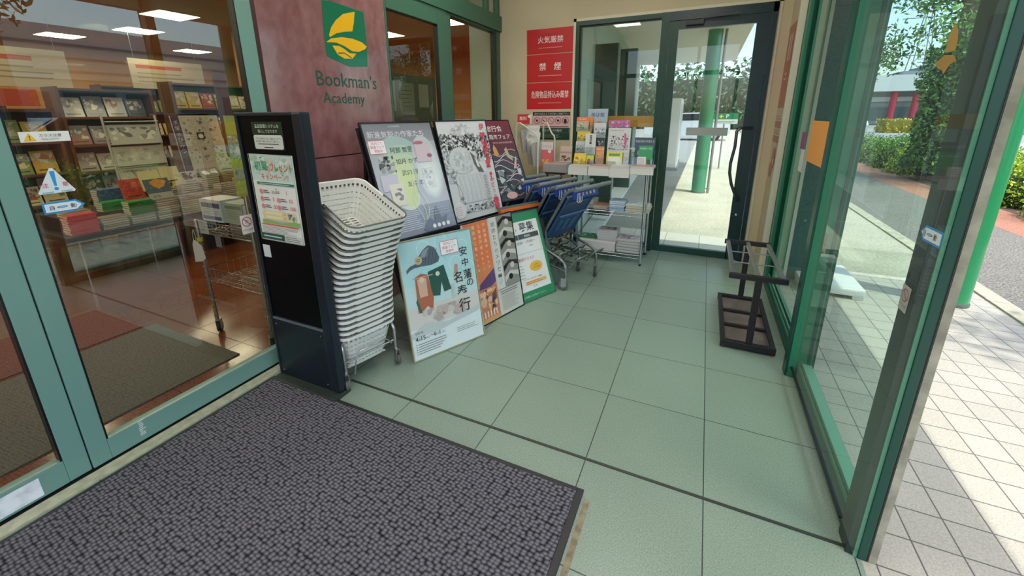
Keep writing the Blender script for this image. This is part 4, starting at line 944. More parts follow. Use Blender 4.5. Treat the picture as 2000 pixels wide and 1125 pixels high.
L('leaflet_stack', 'pink patterned header leaflet at the top of the right rack', -.868, -.665, 1.240, 1.334, 4.125, ('#c86a9a', lambda a, W, H: (a.blobs(0, H * .2, W, H * .8, 30, ['#6a9ac8', '#e8b0c8', '#8a6ab0'], W * .02, W * .07, 5), a.text('日本の世界', W / 2, H * .42, H * .28, '#e04a80', 'c', wmax=W * .8, bold=.04))), group='leaflets in acrylic holders')
def f_m(a, W, H):
    a.text('Charmber Cinema', W * .08, H * .92, H * .035, '#6a6a6c', wmax=W * .7, bold=.02); a.blobs(W * .06, H * .42, W * .86, H * .38, 140, ['#3a3a3c', '#8c8c8e', '#e4e4e4', '#c0c0c0'], W * .02, W * .05, 6); a.rect(W * .35, H * .42, W * .3, H * .12, '#d0d0d0')
    a.poly([(W * .72, H * .86), (W * .80, H * .86), (W * .86, H * .62), (W * .78, H * .40), (W * .76, H * .60)], '#d8508c')
L('leaflet_stack', 'large black and white magazine with a pink title on right rack', -.862, -.650, .915, 1.262, 4.055, ('#d6d6d4', f_m), group='leaflets in acrylic holders')
L('leaflet_stack', 'yellow bordered leaflet in front of the black and white magazine', -.836, -.690, .915, 1.048, 3.935, ('#e4d85a', lambda a, W, H: (a.rect(W * .15, H * .72, W * .7, H * .18, '#6a9a50'), a.rect(W * .12, H * .08, W * .74, H * .58, '#e8e6d8'))), group='leaflets in acrylic holders')
L('leaflet_stack', 'small grey photo leaflet right of the yellow bordered one', -.683, -.634, .915, 1.040, 3.955, f_head('#c8c8c6', '#b8b8b4', blob=['#5a5a5a', '#d8d8d4'], seed=12), group='leaflets in acrylic holders')
def f_q(a, W, H): a.rect(0, 0, W, H, '#394654'); a.text('新進気鋭の作家たち', W / 2, H * .82, H * .09, '#d0d4dc', 'c', wmax=W * .9); a.disc(W * .45, H * .45, W * .3, '#8aa49c', H * .16); a.disc(W * .8, H * .62, W * .1, '#d8b8b8', H * .04)
L('leaflet_stack', 'dark slate author fair leaflet in the rightmost acrylic holder', -.610, -.423, .915, 1.176, 4.085, ('#2f3a46', f_q), group='leaflets in acrylic holders')
def f_r(a, W, H): a.text('特別講座のご案内', W / 2, H * .82, H * .09, '#d8ecd8', 'c', wmax=W * .85); a.poly([(W * .5, H * .5), (W * .75, H * .08), (W * .3, H * .05)], '#c8a870')
L('leaflet_stack', 'bright green leaflet in front of the dark slate one', -.556, -.430, .915, 1.107, 4.01, ('#2f9a58', f_r), group='leaflets in acrylic holders')
L('leaflet', 'small white card at the lower right of the shelf top', -.555, -.476, .915, 1.012, 3.945, ('#dedcd6', lambda a, W, H: (a.lines(W * .1, H * .8, W * .8, 6, H * .12, H * .04, '#9a9890', 3), a.rect(W * .2, H * .08, W * .6, H * .18, '#a8c8b0'))), holder=False)
t = thing('spray_bottle', 'clear hand sanitiser bottle between the leaflets on shelf', 'bottle', (-.592, 3.94, .90))
mb = MB(); mb.mat(G_CLEAR); mb.lathe([(.024, 0), (.026, .01), (.026, .10), (.020, .13), (.012, .145), (.012, .16)], 18); mb.build('body', t)
mb = MB(); mb.mat(mt('#c8ccd0', .4)); mb.lathe([(.014, .158), (.014, .178)], 14); mb.box((-.03, -.006, .178), (.014, .006, .192), bev=.003); mb.build('pump', t)
# hanging paper sheets over the shelf edge and leaflet piles beneath
for i, (x0, x1, z0, z1) in enumerate(((-1.166, -.980, .838, .922), (-.973, -.777, .840, .926), (-.775, -.595, .832, .932), (-.590, -.388, .868, .940))):
    t = thing('leaflet_pile', ['first', 'second', 'third', 'last'][i] + ' white leaflet pile from the left along the shelf top edge', 'leaflets', ((x0 + x1) / 2, 3.87, z1 - .02), 0, 'white leaflet piles on the shelf edge')
    w = (x1 - x0) / 2
    mb = MB(); mb.mat(mt('#dcd6d0', .6)); rnd = random.Random(i)
    for k in range(5): mb.box((-w + rnd.uniform(0, .006), -.06, -.004 + k * .005), (w - rnd.uniform(0, .006), .12, .0005 + k * .005))
    mb.mat(mt('#c8a0a0' if i % 2 else '#d8d2ca', .5)); mb.box((-w * .9, -.055, .0215), (w * .9, .115, .0225)); mb.build('sheets', t)
    mb = MB(); mb.mat(mt('#dcd8d2', .5)); mb.add([(-w, -.062, 0), (w, -.062, 0), (w, -.066, -(z1 - z0) + .02), (-w, -.068, -(z1 - z0) + .018), (-w, -.060, 0), (w, -.060, 0), (w, -.064, -(z1 - z0) + .02), (-w, -.066, -(z1 - z0) + .018)], [(0, 1, 2, 3), (7, 6, 5, 4), (0, 4, 5, 1), (1, 5, 6, 2), (2, 6, 7, 3), (3, 7, 4, 0)]); mb.build('overhanging_sheet', t)
def pile(label, x0, x1, z0, z1, y, cols, depth=.14, top=None, seed=0):
    t = thing('leaflet_pile', label, 'leaflets', ((x0 + x1) / 2, y, z0)); w = (x1 - x0) / 2; n = max(2, int((z1 - z0) / .009)); rnd = random.Random(seed)
    mb = MB()
    for k in range(n):
        mb.mat(mt(cols[k % len(cols)], .6)); o = rnd.uniform(-.006, .006); mb.box((-w + o, rnd.uniform(-.004, .004), k * (z1 - z0) / n), (w + o, depth, (k + .85) * (z1 - z0) / n))
    mb.build('sheets', t)
    if top:
        a = Art(w * 1.9, depth * .95, top[0], th=.0008); a.blobs(w * .2, depth * .1, w * 1.5, depth * .75, 30, top[1:], w * .06, w * .2, seed + 1); a.build('cover', FR((-w * .95, .002, z1 - z0 + .002), (1, 0, 0), (0, 1, 0)), t)
    return t
pile('grey newspapers heaped at the left of the middle shelf', -1.08, -.93, .508, .58, 3.90, ['#b8b8b0', '#d0d0c8', '#a8a8a0'], .2, ('#c8c8c0', '#6a6a66', '#9a9a94'), 1)
pile('orange-topped leaflet pile on the middle shelf', -.923, -.785, .508, .548, 3.86, ['#d0c4b8', '#b8aca0'], .16, ('#c88a6a', '#e0b090', '#8a5a4a'), 2)
pile('light blue leaflet pile on the middle shelf', -.767, -.625, .508, .600, 3.86, ['#a8c8e0', '#e0e4e8', '#88b0d4', '#d8dce0'], .16, ('#b8d0e4', '#8aa8c8', '#e8ecf0'), 3)
pile('cream newsletter pile at the right of the middle shelf', -.614, -.400, .508, .575, 3.86, ['#d8d4c0', '#c4c0ac'], .16, ('#dcd8c8', '#a8a490', '#c0bca8'), 4)
pile('green booklets at the left of the bottom shelf', -1.06, -.89, .104, .20, 3.92, ['#3a8a5c', '#d0d4cc', '#b8bcb4'], .16, ('#2f8a54', '#d8e0d8', '#5aa878'), 5)
pile('thick white magazine pile in the middle of the bottom shelf', -.885, -.690, .104, .285, 3.93, ['#e0dcda', '#d4d0ce'], .17, ('#e4d8d8', '#3a3a3e', '#d87a90', '#8a8a8e'), 6)
pile('black and white magazine pile at the right of the bottom shelf', -.675, -.462, .104, .235, 3.87, ['#c8c4c2', '#dcd8d6', '#b0acaa'], .18, ('#b8b4b4', '#3a383a', '#e8e4e4', '#d0508a'), 7)
t = thing('paper_box', 'white paper box pair at the front of the bottom shelf', 'box', (-.88, 3.845, .104)); B('body', (-.17, -.005, 0), (.19, .06, .085), mt('#dcd4d2', .6), t, .002)

# ================================================================ WHITE NEWSPAPER RACK AND CARTON, LEFT OF THE SHELF
t = thing('newspaper_rack', 'white tubular newspaper rack holding grey papers against back wall', 'newspaper rack', (-1.60, 4.1, 0))
WT = mt('#dcdacc', .4); WR = mt('#8a8c88', .3, .7)
for (bx, by, fx, fy) in ((-.215, -.05, .045, -.095), (.0, .18, .17, .06)):
    mb = MB(); mb.mat(WT); mb.tube([(bx, by, 0), (bx, by, 1.27), (bx + .015, by - .005, 1.305), (bx + .045, by - .01, 1.31), (fx - .035, fy + .006, 1.205), (fx - .008, fy + .001, 1.18), (fx, fy, 1.15), (fx, fy, 0)], .0085, 10); mb.build('side_tube', t)
mb = MB(); mb.mat(WR)
for k, (x, y, z) in enumerate(((-.15, -.02, 1.03), (-.05, -.02, .90))):
    for j in range(4): mb.tube([(x, y, z + j * .06), (x + .12, y + .16, z + j * .06 + .005)], .003, 6)
    for j in range(4): mb.tube([(x + j * .035, y + j * .04 - .01, z + .20), (x + j * .035 + .015, y + j * .04, z - .02), (x + j * .035 + .03, y + j * .04 + .03, z - .02)], .003, 6)
mb.tube([(.045, -.095, .62), (.17, .06, .62)], .005, 6); mb.tube([(-.215, -.05, .62), (0, .18, .62)], .005, 6); mb.build('wire_pocket', t)
for k, (x, y, z, h, lab) in enumerate(((-1.735, 4.05, 1.00, .24, 'folded newspapers in the rear pocket of the white rack'), (-1.655, 4.04, .885, .24, 'folded newspapers in the middle pocket of the white rack'), (-1.60, 4.01, .86, .25, 'folded newspapers in the front pocket of the white rack'))):
    mb = MB(Matrix.Translation((x, y, z)) @ Matrix.Rotation(radians(55), 4, 'Z') @ Matrix.Rotation(radians(-8), 4, 'Y'))
    for j, c in enumerate(('#b4b4ae', '#8c8c88', '#c8c8c2', '#7c6c6c')): mb.mat(mt(c, .7)); mb.box((0, j * .008, 0), (.13, j * .008 + .007, h - j * .01))
    tag(mb.build('newspaper_bundle'), lab, 'newspapers', 'newspapers in the white rack')
def tx(word, col, bg, **k):
    def f(a, W, H):
        a.text(word, W / 2, H * .62, H * .2, col, 'c', wmax=W * .85); 
        if k.get('low'): a.rect(0, 0, W, H * .5, k['low']); a.lines(W * .1, H * .38, W * .7, 3, H * .1, H * .03, '#f0e0e0')
    return (bg, f)
L('magazine', 'white free magazine standing upper in the newspaper rack', -1.715, -1.575, 1.14, 1.283, 4.07, tx('住宅シャンプー', '#6a6a66', '#d6d6d0'), 14, 'magazine', holder=False, th=.006)
L('magazine', 'white free magazine standing lower in front of another one', -1.695, -1.555, 1.07, 1.215, 4.035, tx('住宅シャンプー', '#5a5a56', '#dadad4'), 14, 'magazine', holder=False, th=.006)
L('price_card', 'small red and white card clipped on top of the newspaper rack', -1.871, -1.707, 1.294, 1.396, 4.20, ('#dcd4c8', lambda a, W, H: (a.rect(0, 0, W * .88, H, '#c8323a'), a.text('無料', W * .4, H * .38, H * .4, '#f0e4e0', 'c', bold=.04), a.disc(W * .82, H * .78, H * .16, '#e4e4d8'))), 6, 'card', holder=False, th=.003)
L('magazine', 'pink and white free paper with yellow picture beside the rack', -1.545, -1.42, .870, 1.120, 4.06, ('#d86a6c', lambda a, W, H: (a.rect(0, H * .68, W, H * .32, '#dcd4d0'), a.text('じゃらん', W / 2, H * .76, H * .12, '#d86a70', 'c', wmax=W * .8), a.disc(W * .72, H * .62, W * .15, '#e8dcd8'), a.blobs(W * .1, H * .05, W * .6, H * .24, 10, ['#e8c040', '#d8a830'], W * .08, W * .16))), 8, 'magazine', holder=False, th=.008)
t = thing('pamphlet_box', 'grey box of pamphlets on a small stand left of the wire shelf', 'box', (-1.37, 4.10, .0))
mb = MB(); mb.mat(mt('#a8a09c', .6)); mb.box((-.125, -.10, .82), (.125, .10, .905), bev=.003); mb.mat(mt('#c8b0b0', .6)); mb.box((-.118, -.095, .905), (.118, .09, .912)); mb.build('box', t)
mb = MB(); mb.mat(mt('#3c3a38', .5)); mb.box((-.11, -.09, .80), (.11, .09, .82))
mb.build('stand_top', t)
for x in (-.085, .06):
    mb = MB(); mb.mat(mt('#3c3a38', .5, .3)); mb.box((x - .008, -.08, .0), (x + .008, -.064, .80)); mb.build('leg', t)
L('magazine', 'pinkish booklet with a horse picture standing behind the grey box', -1.358, -1.235, .915, 1.075, 4.12, ('#cdbdb0', lambda a, W, H: (a.rect(0, H * .55, W, H * .12, '#c8948c'), a.blobs(W * .1, H * .08, W * .8, H * .34, 20, ['#6a4a40', '#8a6a5c', '#4a3a34'], W * .04, W * .12))), 12, 'magazine', holder=False, th=.01)
# ================================================================ OUTSIDE
paver = grid_mat('pale_square_pavers', .1325, .1445, .9045, 1.6585, .0045, '#b4afa2', '#625f57', .65, speck=.22, sscale=160, tilevar=.05, patch=.05)
def ground(name, x0, y0, x1, y1, z, base, speck=.2, ss=60, rough=.85, patch=.06, tilevar=0.0):
    m = grid_mat(name + '_surface', 500, 500, -250, -250, .001, base, base, rough, speck=speck, sscale=ss, tilevar=tilevar, patch=patch, bevel=.5)
    return struct(B(name, (x0, y0, z - .05), (x1, y1, z), m))
struct(B('ground_pavers', (.60, -6, -.05), (2.08, 4.36, -.001), paver))
struct(B('ground_pavers_2', (-2.3, 4.44, -.05), (1.25, 5.18, -.001), grid_mat('pale_rear_pavers', .36, .36, .053, 5.17, .006, '#d0ccc0', '#8a867a', .7, speck=.15, sscale=150, tilevar=.06, patch=.05)))
struct(B('trim_16', (-.02, 4.36, -.05), (2.10, 4.44, .002), mt('#cfcabb', .7, noise=.1, nscale=20)))
ground('ground_concrete', -.43, 5.18, 2.10, 40, -.003, '#bdb7a4', .25, 40, patch=.12)
ground('ground_drive', 1.25, 4.36, 2.10, 5.3, -.0025, '#aaa892', .25, 40, patch=.12)
ground('ground_asphalt_shaded', -1.9, 5.18, -.43, 40, -.004, '#8b8b86', .2, 90)  # grey asphalt cut along the shadow line, shade included in its tone
struct(B('kerb', (2.08, -6, -.05), (2.20, 40, .012), mt('#b6b09a', .8, noise=.2, nscale=18, bump=.3)))
ground('ground_gravel_path', 2.20, -6, 3.42, 40, -.002, '#77756c', .95, 75, patch=.1)
ground('ground_brick_walk', 3.42, -6, 4.05, 40, -.001, '#a8765f', .5, 55, patch=.1)
ground('ground_soil', 4.05, -14, 6.1, 40, -.0, '#5a4c3c', .4, 30)
ground('road', 6.1, -60, 13.0, 120, -.02, '#9c9c9a', .15, 60)
ground('ground_far', -60, -60, 90, 120, -.06, '#8c8a80', .15, 10)
struct(B('road_line', (6.5, -60, -.02), (6.65, 120, -.016), mt('#e0e0dc', .6))); struct(B('road_line', (9.4, -60, -.02), (9.5, 120, -.016), mt('#d8d8d0', .6)))

# canopy beyond the glass and over the rear walk
struct(B('canopy', (.90, -2.2, 2.95), (2.05, 4.5, 3.10), mt('#cfcabc', .7)))
struct(B('canopy_2', (-2.3, 4.48, 2.72), (.50, 13, 2.86), mt('#c9c6b8', .7)))
struct(B('wall_rear_building', (-2.6, 4.485, 0), (-2.28, 14, 2.9), mt('#b4c0b0', .7)))
mb = MB(); mb.mat(mt('#9fb3a4', .6)); 
mb.add([(-1.26, 4.49, .0), (-1.95, 13.2, 0), (-1.95, 13.2, 2.72), (-1.26, 4.49, 2.72), (-2.27, 4.49, 0), (-2.27, 13.2, 0), (-2.27, 13.2, 2.72), (-2.27, 4.49, 2.72)], [(0, 1, 2, 3), (4, 7, 6, 5), (0, 3, 7, 4), (1, 5, 6, 2), (3, 2, 6, 7), (0, 4, 5, 1)])
mb.mat(mt('#3c4f46', .5)); mb.box((-1.45, 5.3, .1), (-1.05, 5.38, 2.2)); mb.box((-1.6, 8.0, 0), (-1.25, 8.1, 2.5))
struct(mb.build('wall_outside_left'))
mb = MB(); mb.mat(mt('#cfd2cc', .6)); mb.add([(-1.24, 4.5, .03), (-1.03, 4.5, .03), (-1.55, 13, .03), (-1.93, 13, .03), (-1.24, 4.5, 0), (-1.03, 4.5, 0), (-1.55, 13, 0), (-1.93, 13, 0)], [(0, 1, 2, 3), (0, 4, 5, 1), (1, 5, 6, 2), (2, 6, 7, 3)]); struct(mb.build('kerb_pale'))

def column(name, label, x, y, r, h, col, grp=None):
    t = thing(name, label, 'column', (x, y, 0), 0, grp)
    mb = MB(); mb.mat(mt(col, .3, coat=.4)); mb.lathe([(r, 0), (r, h)], 36); mb.build('shaft', t)
    mb = MB(); mb.mat(mt('#5a6a5e', .5)); mb.lathe([(r + .006, 0), (r + .006, .02), (r + .001, .03)], 36); mb.build('base_ring', t)
    return t
GC = '#2f9a62'
column('green_column', 'round glossy green canopy column right of the corner post', 1.808, 3.96, .097, 2.95, GC)
column('green_column', 'round green column seen through the glass back door', -.03, 8.18, .115, 2.72, '#3f9068')
t = thing('drainpipe', 'grey steel pole standing just right of the green column beyond the door', 'pole', (.13, 8.15, 0)); mb = MB(); mb.mat(mt('#8f938e', .4, .3)); mb.lathe([(.022, 0), (.022, 2.72)], 14); mb.build('pipe', t); mb = MB(); mb.mat(mt('#7a7c78', .4, .4)); mb.box((-.09, -.012, .07), (.03, .012, .085)); mb.build('bracket', t)

# white floor stand outside the right glass
t = thing('flag_weight', 'white plastic flag weight lying on the pavers outside side glass', 'flag weight', (1.03, 3.98, 0))
mb = MB(); mb.mat(mt('#e6e6e2', .5)); mb.box((-.21, -.26, .028), (.20, .36, .085), bev=.015); mb.build('slab', t)
for x in (-.17, .16):
    mb = MB(); mb.mat(mt('#d8d8d4', .5)); mb.box((x - .035, -.25, 0), (x + .035, .35, .03)); mb.build('foot', t)
mb = MB(); mb.mat(mt('#9fc8b8', .3)); mb.lathe([(.035, .085), (.035, .16)], 18, c=(-.12, .10)); mb.build('socket', t)

# dark wall return and post beyond the far pane
mb = MB(); mb.mat(CREAM); mb.box((.72, 4.00, 0), (.755, 4.05, 2.9)); mb.mat(mt('#1f5a55', .75, noise=.25, nscale=60, bump=.8)); mb.box((.76, 4.02, 0), (1.0, 4.08, 2.9)); 
struct(mb.build('trim_17'))

# ---- bushes and trees
def leaf_mesh(name, n, shape, size, cols, seed, core=None, flat=.0):
    rnd = random.Random(seed); mb = MB(); mats = [mt(c, .5, spec=.35) for c in cols]
    for m in mats:
        if m not in mb.mats: mb.mats.append(m)
    if core: core(mb); 
    for m in mats:
        if m not in mb.mats: mb.mats.append(m)
    for i in range(n):
        p = Vector(shape(rnd)); s_ = size * rnd.uniform(.6, 1.3)
        a = Vector((rnd.gauss(0, 1), rnd.gauss(0, 1), rnd.gauss(0, 1) + flat)).normalized(); b_ = a.orthogonal().normalized(); b_.rotate(Matrix.Rotation(rnd.uniform(0, 6.28), 3, a)); c_ = a.cross(b_)
        mb.cur = mb.mats.index(rnd.choice(mats))
        mb.add([p - b_ * s_, p + c_ * s_ * .45, p + b_ * s_, p - c_ * s_ * .45], [(0, 1, 2, 3)])
    return mb.mesh(name)
def sph(rx, ry, rz, cz, lo=.72, up=False):
    def f(r):
        a = r.uniform(0, 2 * pi); z = r.uniform(-.25 if up else -1, 1); q = math.sqrt(1 - z * z); k = r.uniform(lo, 1.05) * (1 + .08 * sin(5 * a + 3 * z))
        return (rx * q * cos(a) * k, ry * q * sin(a) * k, cz + rz * z * k)
    return f
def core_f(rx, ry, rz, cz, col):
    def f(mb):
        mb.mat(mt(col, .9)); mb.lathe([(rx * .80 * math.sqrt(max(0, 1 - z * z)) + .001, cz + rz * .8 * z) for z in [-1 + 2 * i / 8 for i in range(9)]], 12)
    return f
YG = ['#a4c034', '#bcd444', '#d4e058', '#86a830', '#6c9030']; DG = ['#5a8a38', '#74a044', '#8cb450', '#487434', '#a0c058']
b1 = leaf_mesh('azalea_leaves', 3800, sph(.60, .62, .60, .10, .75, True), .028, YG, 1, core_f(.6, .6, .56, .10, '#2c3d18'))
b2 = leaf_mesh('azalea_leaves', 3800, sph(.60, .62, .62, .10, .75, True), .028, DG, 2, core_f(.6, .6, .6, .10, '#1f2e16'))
rnd = random.Random(12)
for i in range(21):
    for j in range(2):
        y = -9.0 + i * 1.27 + j * .6; x = 4.58 + j * 1.12
        if min(math.hypot(x - a_, y - b_) for a_, b_ in ((4.33, 11.45), (4.9, 1.6), (4.9, -4.0))) < .80: continue
        o = bpy.data.objects.new('azalea_bush', b2 if y > 13.0 or (i % 7 == 3 and y < 8) else b1); COL.objects.link(o)
        o.location = (x + rnd.uniform(-.02, .02), y + rnd.uniform(-.02, .02), rnd.uniform(-.03, .02)); o.rotation_euler = (0, 0, rnd.uniform(0, 6))
        tag(o, 'rounded azalea bush in the roadside hedge beyond the brick walk', 'bush', 'azalea bushes along the road')
# ivy covered tree
def tree(x, y, r, h0, h1, crown, seed, label, cols=DG):
    t = thing('ivy_tree', label, 'tree', (x, y, 0)); rnd = random.Random(seed)
    mb = MB(); mb.mat(mt('#6a5646', .9, noise=.3, nscale=12, bump=.8)); mb.tube([(0, 0, 0), (.03, .02, 1.2), (-.02, .0, 2.4), (.04, .05, 3.6), (.0, 0, h1)], [r * .55, r * .45, r * .42, r * .36, r * .12], 14); mb.build('trunk', t)
    def col_(q):
        z = q.uniform(.2, h0); a = q.uniform(0, 2 * pi); rr_ = r * (1.0 + .18 * sin(3 * a + 2.3 * z) + .12 * sin(7 * z)) * q.uniform(.82, 1.12); return (rr_ * cos(a), rr_ * sin(a), z)
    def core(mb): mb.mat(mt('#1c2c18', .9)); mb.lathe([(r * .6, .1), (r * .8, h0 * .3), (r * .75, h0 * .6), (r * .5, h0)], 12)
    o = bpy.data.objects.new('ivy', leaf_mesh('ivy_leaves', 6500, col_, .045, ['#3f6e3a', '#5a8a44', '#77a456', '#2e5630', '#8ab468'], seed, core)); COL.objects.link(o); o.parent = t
    cl = [(rnd.uniform(-crown, crown), rnd.uniform(-crown, crown), rnd.uniform(h0 - .2, h1), rnd.uniform(.4, .85)) for _ in range(15)]
    def cr_(q):
        c = q.choice(cl); a = q.uniform(0, 2 * pi); z = q.uniform(-1, 1); s_ = math.sqrt(1 - z * z); k_ = c[3] * q.uniform(.3, 1); return (c[0] + k_ * s_ * cos(a), c[1] + k_ * s_ * sin(a), c[2] + k_ * z * .7)
    o = bpy.data.objects.new('crown', leaf_mesh('crown_leaves', 7500, cr_, .055, ['#4c7a3c', '#6a9a4a', '#3a6232', '#8ab25c'], seed + 1)); COL.objects.link(o); o.parent = t
    return t
tree(4.33, 11.45, .42, 2.6, 5.0, 1.5, 41, 'tall ivy-covered street tree rising from the hedge outside side glass')
tree(4.9, 1.6, .40, 2.7, 5.0, 1.5, 43, 'leafy street tree beside the road, mirrored in the shop glass')
tree(4.9, -4.0, .40, 2.7, 5.0, 1.6, 47, 'leafy street tree furthest along the road behind the viewer')

# road traffic and the building across the road
def car(x, y, rz, col, label):
    t = thing('car', label, 'car', (x, y, -.02), rz)
    mb = MB(); mb.mat(mt(col, .25, .2, coat=.8)); prof = [(-2.1, .35), (-2.15, .75), (-1.9, .95), (-1.2, 1.02), (-.6, 1.42), (.9, 1.46), (1.6, 1.05), (2.05, .95), (2.1, .4), (1.7, .25), (-1.7, .25)]
    M = Matrix(((1, 0, 0, 0), (0, 0, -1, .82), (0, 1, 0, 0), (0, 0, 0, 1))); mb.prism(prof, 0, 1.64, M); mb.build('body', t)
    mb = MB(); mb.mat(mt('#1c2428', .1, coat=.6)); win = [(-1.10, 1.03), (-.58, 1.36), (.85, 1.40), (1.42, 1.06)]; mb.prism(win, -.006, 1.646, M)
    mb.add([(-1.22, -.7, 1.035), (-1.22, .7, 1.035), (-.64, .62, 1.405), (-.64, -.62, 1.405)], [(0, 1, 2, 3)]); mb.build('window_glass', t)
    for sx in (-1.35, 1.35):
        for sy in (-.80, .80):
            mb = MB(Matrix.Translation((sx, sy, .31)) @ Matrix.Rotation(pi / 2, 4, 'X')); mb.mat(mt('#1c1c1e', .8)); mb.lathe([(.18, -.09), (.31, -.09), (.31, .09), (.18, .09)], 20); mb.mat(mt('#b0b4b8', .3, .7)); mb.lathe([(.17, -.095), (.17, .095)], 14); mb.build('wheel', t)
    mb = MB(); mb.mat(mt('#e4e8ea', .2)); mb.box((-2.17, -.7, .68), (-2.08, -.4, .80), bev=.02); mb.box((-2.17, .4, .68), (-2.08, .7, .80), bev=.02); mb.mat(mt('#2a2c2e', .5)); mb.box((-2.17, -.35, .42), (-2.10, .35, .62)); mb.build('front_lights', t)
    return t
car(6.9, 30.5, radians(92), '#c4ccd4', 'silver grey car coming along the road outside the side glass')
car(-1.0, 25.0, 0, '#d8dcde', 'white car parked far beyond the glass back door')
car(8.4, 4.6, radians(90), '#a83830', 'red car on the road, mirrored in the shop glass')
car(10.8, -1.4, radians(90), '#23262a', 'dark car on the road, mirrored in the shop glass')
t = thing('store_building', 'white roadside building with red round columns across the road', 'building', (24, 62, 0))
mb = MB(); mb.mat(mt('#d4d6d6', .7)); mb.box((-10, -2, 3.55), (14, 12, 5.2)); mb.box((-10, 0, 2.5), (14, 12, 3.0)); mb.build('parapet', t)
mb = MB(); mb.mat(mt('#9aa4a8', .5)); mb.box((-9.5, .5, 0), (13.5, 12, 3.55)); mb.build('wall', t)
mb = MB(); mb.mat(mt('#5e7478', .2)); 
for i in range(11): mb.box((-9.2 + i * 2.05, .35, .5), (-7.4 + i * 2.05, .5, 1.9))
mb.build('window_band', t)
for i in range(6):
    mb = MB(Matrix.Translation((-5.6 + i * 1.9, -1.2, 0))); mb.mat(mt('#c0304a', .4)); mb.lathe([(.30, 0), (.30, 3.55)], 20); mb.build('column', t)
mb = MB(); mb.mat(mt('#7c8488', .6)); mb.box((-4, 3, 5.2), (3, 9, 5.9)); mb.box((-2, 4, 5.9), (1, 8, 6.4)); mb.build('roof_plant', t)
o = bpy.data.objects.new('far_hedge', leaf_mesh('hedge_leaves', 5000, lambda q: (q.uniform(-3.5, 9), q.uniform(-1, 1), q.uniform(0, .95)), .12, ['#c8b83c', '#d8c850', '#a89a30', '#b8a838'], 71, lambda mb: (mb.mat(mt('#8a7c28', .9)), mb.box((-3.4, -.8, 0), (8.9, .8, .85))))); COL.objects.link(o); o.location = (14.5, 38, -.02); tag(o, 'long yellow clipped hedge on the far side of the road', 'hedge')
t = thing('roadside_shop', 'long white shop building with grey bands across the road, mirrored in glass', 'building', (24, 0, 0))
mb = MB(); mb.mat(mt('#d8d8d4', .7)); mb.box((0, -26, 3.2), (8, 20, 5.6)); mb.mat(mt('#b8bab8', .7)); mb.box((.3, -26, 0), (8, 20, 3.2)); mb.build('wall', t)
mb = MB(); mb.mat(mt('#5a6268', .3))
for i in range(18): mb.box((.2, -25 + i * 2.5, .4), (.3, -23 + i * 2.5, 2.6))
mb.build('shop_window', t)
mb = MB(); mb.mat(mt('#8a8e90', .6))
for z in (3.5, 4.1, 4.7): mb.box((-.04, -26, z), (0, 20, z + .12))
mb.build('facade_band', t)
o = bpy.data.objects.new('far_trees', leaf_mesh('far_leaves', 6000, lambda q: (q.uniform(-16, 6), q.uniform(-2, 2), q.uniform(0, 5.0 + 1.2 * sin(q.uniform(0, 9)))), .28, ['#4c6a44', '#5a7a50', '#3c5638', '#6a8460'], 73, lambda mb: (mb.mat(mt('#3a4a34', .9)), mb.box((-16, -1, 0), (6, 1, 4.4))))); COL.objects.link(o); o.location = (2, 45, 0); tag(o, 'band of dark trees far behind the parking area', 'trees', kind='stuff')
# power lines and pole
for (x, y, lab) in ((14.0, 30.0, 'near'), (30.0, 90.0, 'far')):
    t = thing('utility_pole', 'grey concrete utility pole with crossarms, the %s one over the road' % lab, 'utility pole', (x, y, 0))
    mb = MB(); mb.mat(mt('#8c8c88', .7)); mb.lathe([(.16, 0), (.11, 9.5)], 14); mb.build('pole', t)
    for z in (8.2, 8.8, 9.3): mb = MB(); mb.mat(mt('#6c6e70', .5, .4)); mb.box((-.9, -.05, z), (.9, .05, z + .08)); mb.build('crossarm', t)
for i in range(6):
    xo = -.8 + (i % 3) * .8; z = 8.3 + (i // 3) * .55; P = []
    for (A_, B_) in (((9.0, -8.0), (14, 30)), ((14, 30), (30, 90))):
        for k in range(13):
            q = k / 12; P.append((A_[0] + (B_[0] - A_[0]) * q + xo, A_[1] + (B_[1] - A_[1]) * q, z - 1.0 * (1 - (2 * q - 1) ** 2)))
    mb = MB(); mb.mat(mt('#3c4044', .6)); mb.tube(P, .012, 5); tag(mb.build('power_cable'), 'thin black power cable crossing the sky above the road', 'cable', 'power cables over the road')
# pylon
t = thing('pylon', 'distant lattice power pylon in the pale sky', 'pylon', (26.0, 80, 0)); mb = MB(); mb.mat(mt('#8a9298', .6))
for sx in (-1, 1):
    for sy in (-1, 1): mb.tube([(sx * 1.6, sy * 1.6, 0), (sx * .3, sy * .3, 15.0)], .07, 5)
for k in range(7):
    z = k * 2.0; w = 1.6 - 1.3 * z / 15; z2 = z + 2.0; w2 = 1.6 - 1.3 * z2 / 15; mb.tube([(-w, -w, z), (w2, -w2, z2)], .045, 4); mb.tube([(w, -w, z), (-w2, -w2, z2)], .045, 4)
for z in (9, 11.5, 13.8): mb.tube([(-2.8, 0, z), (2.8, 0, z)], .07, 5)
mb.build('lattice', t)
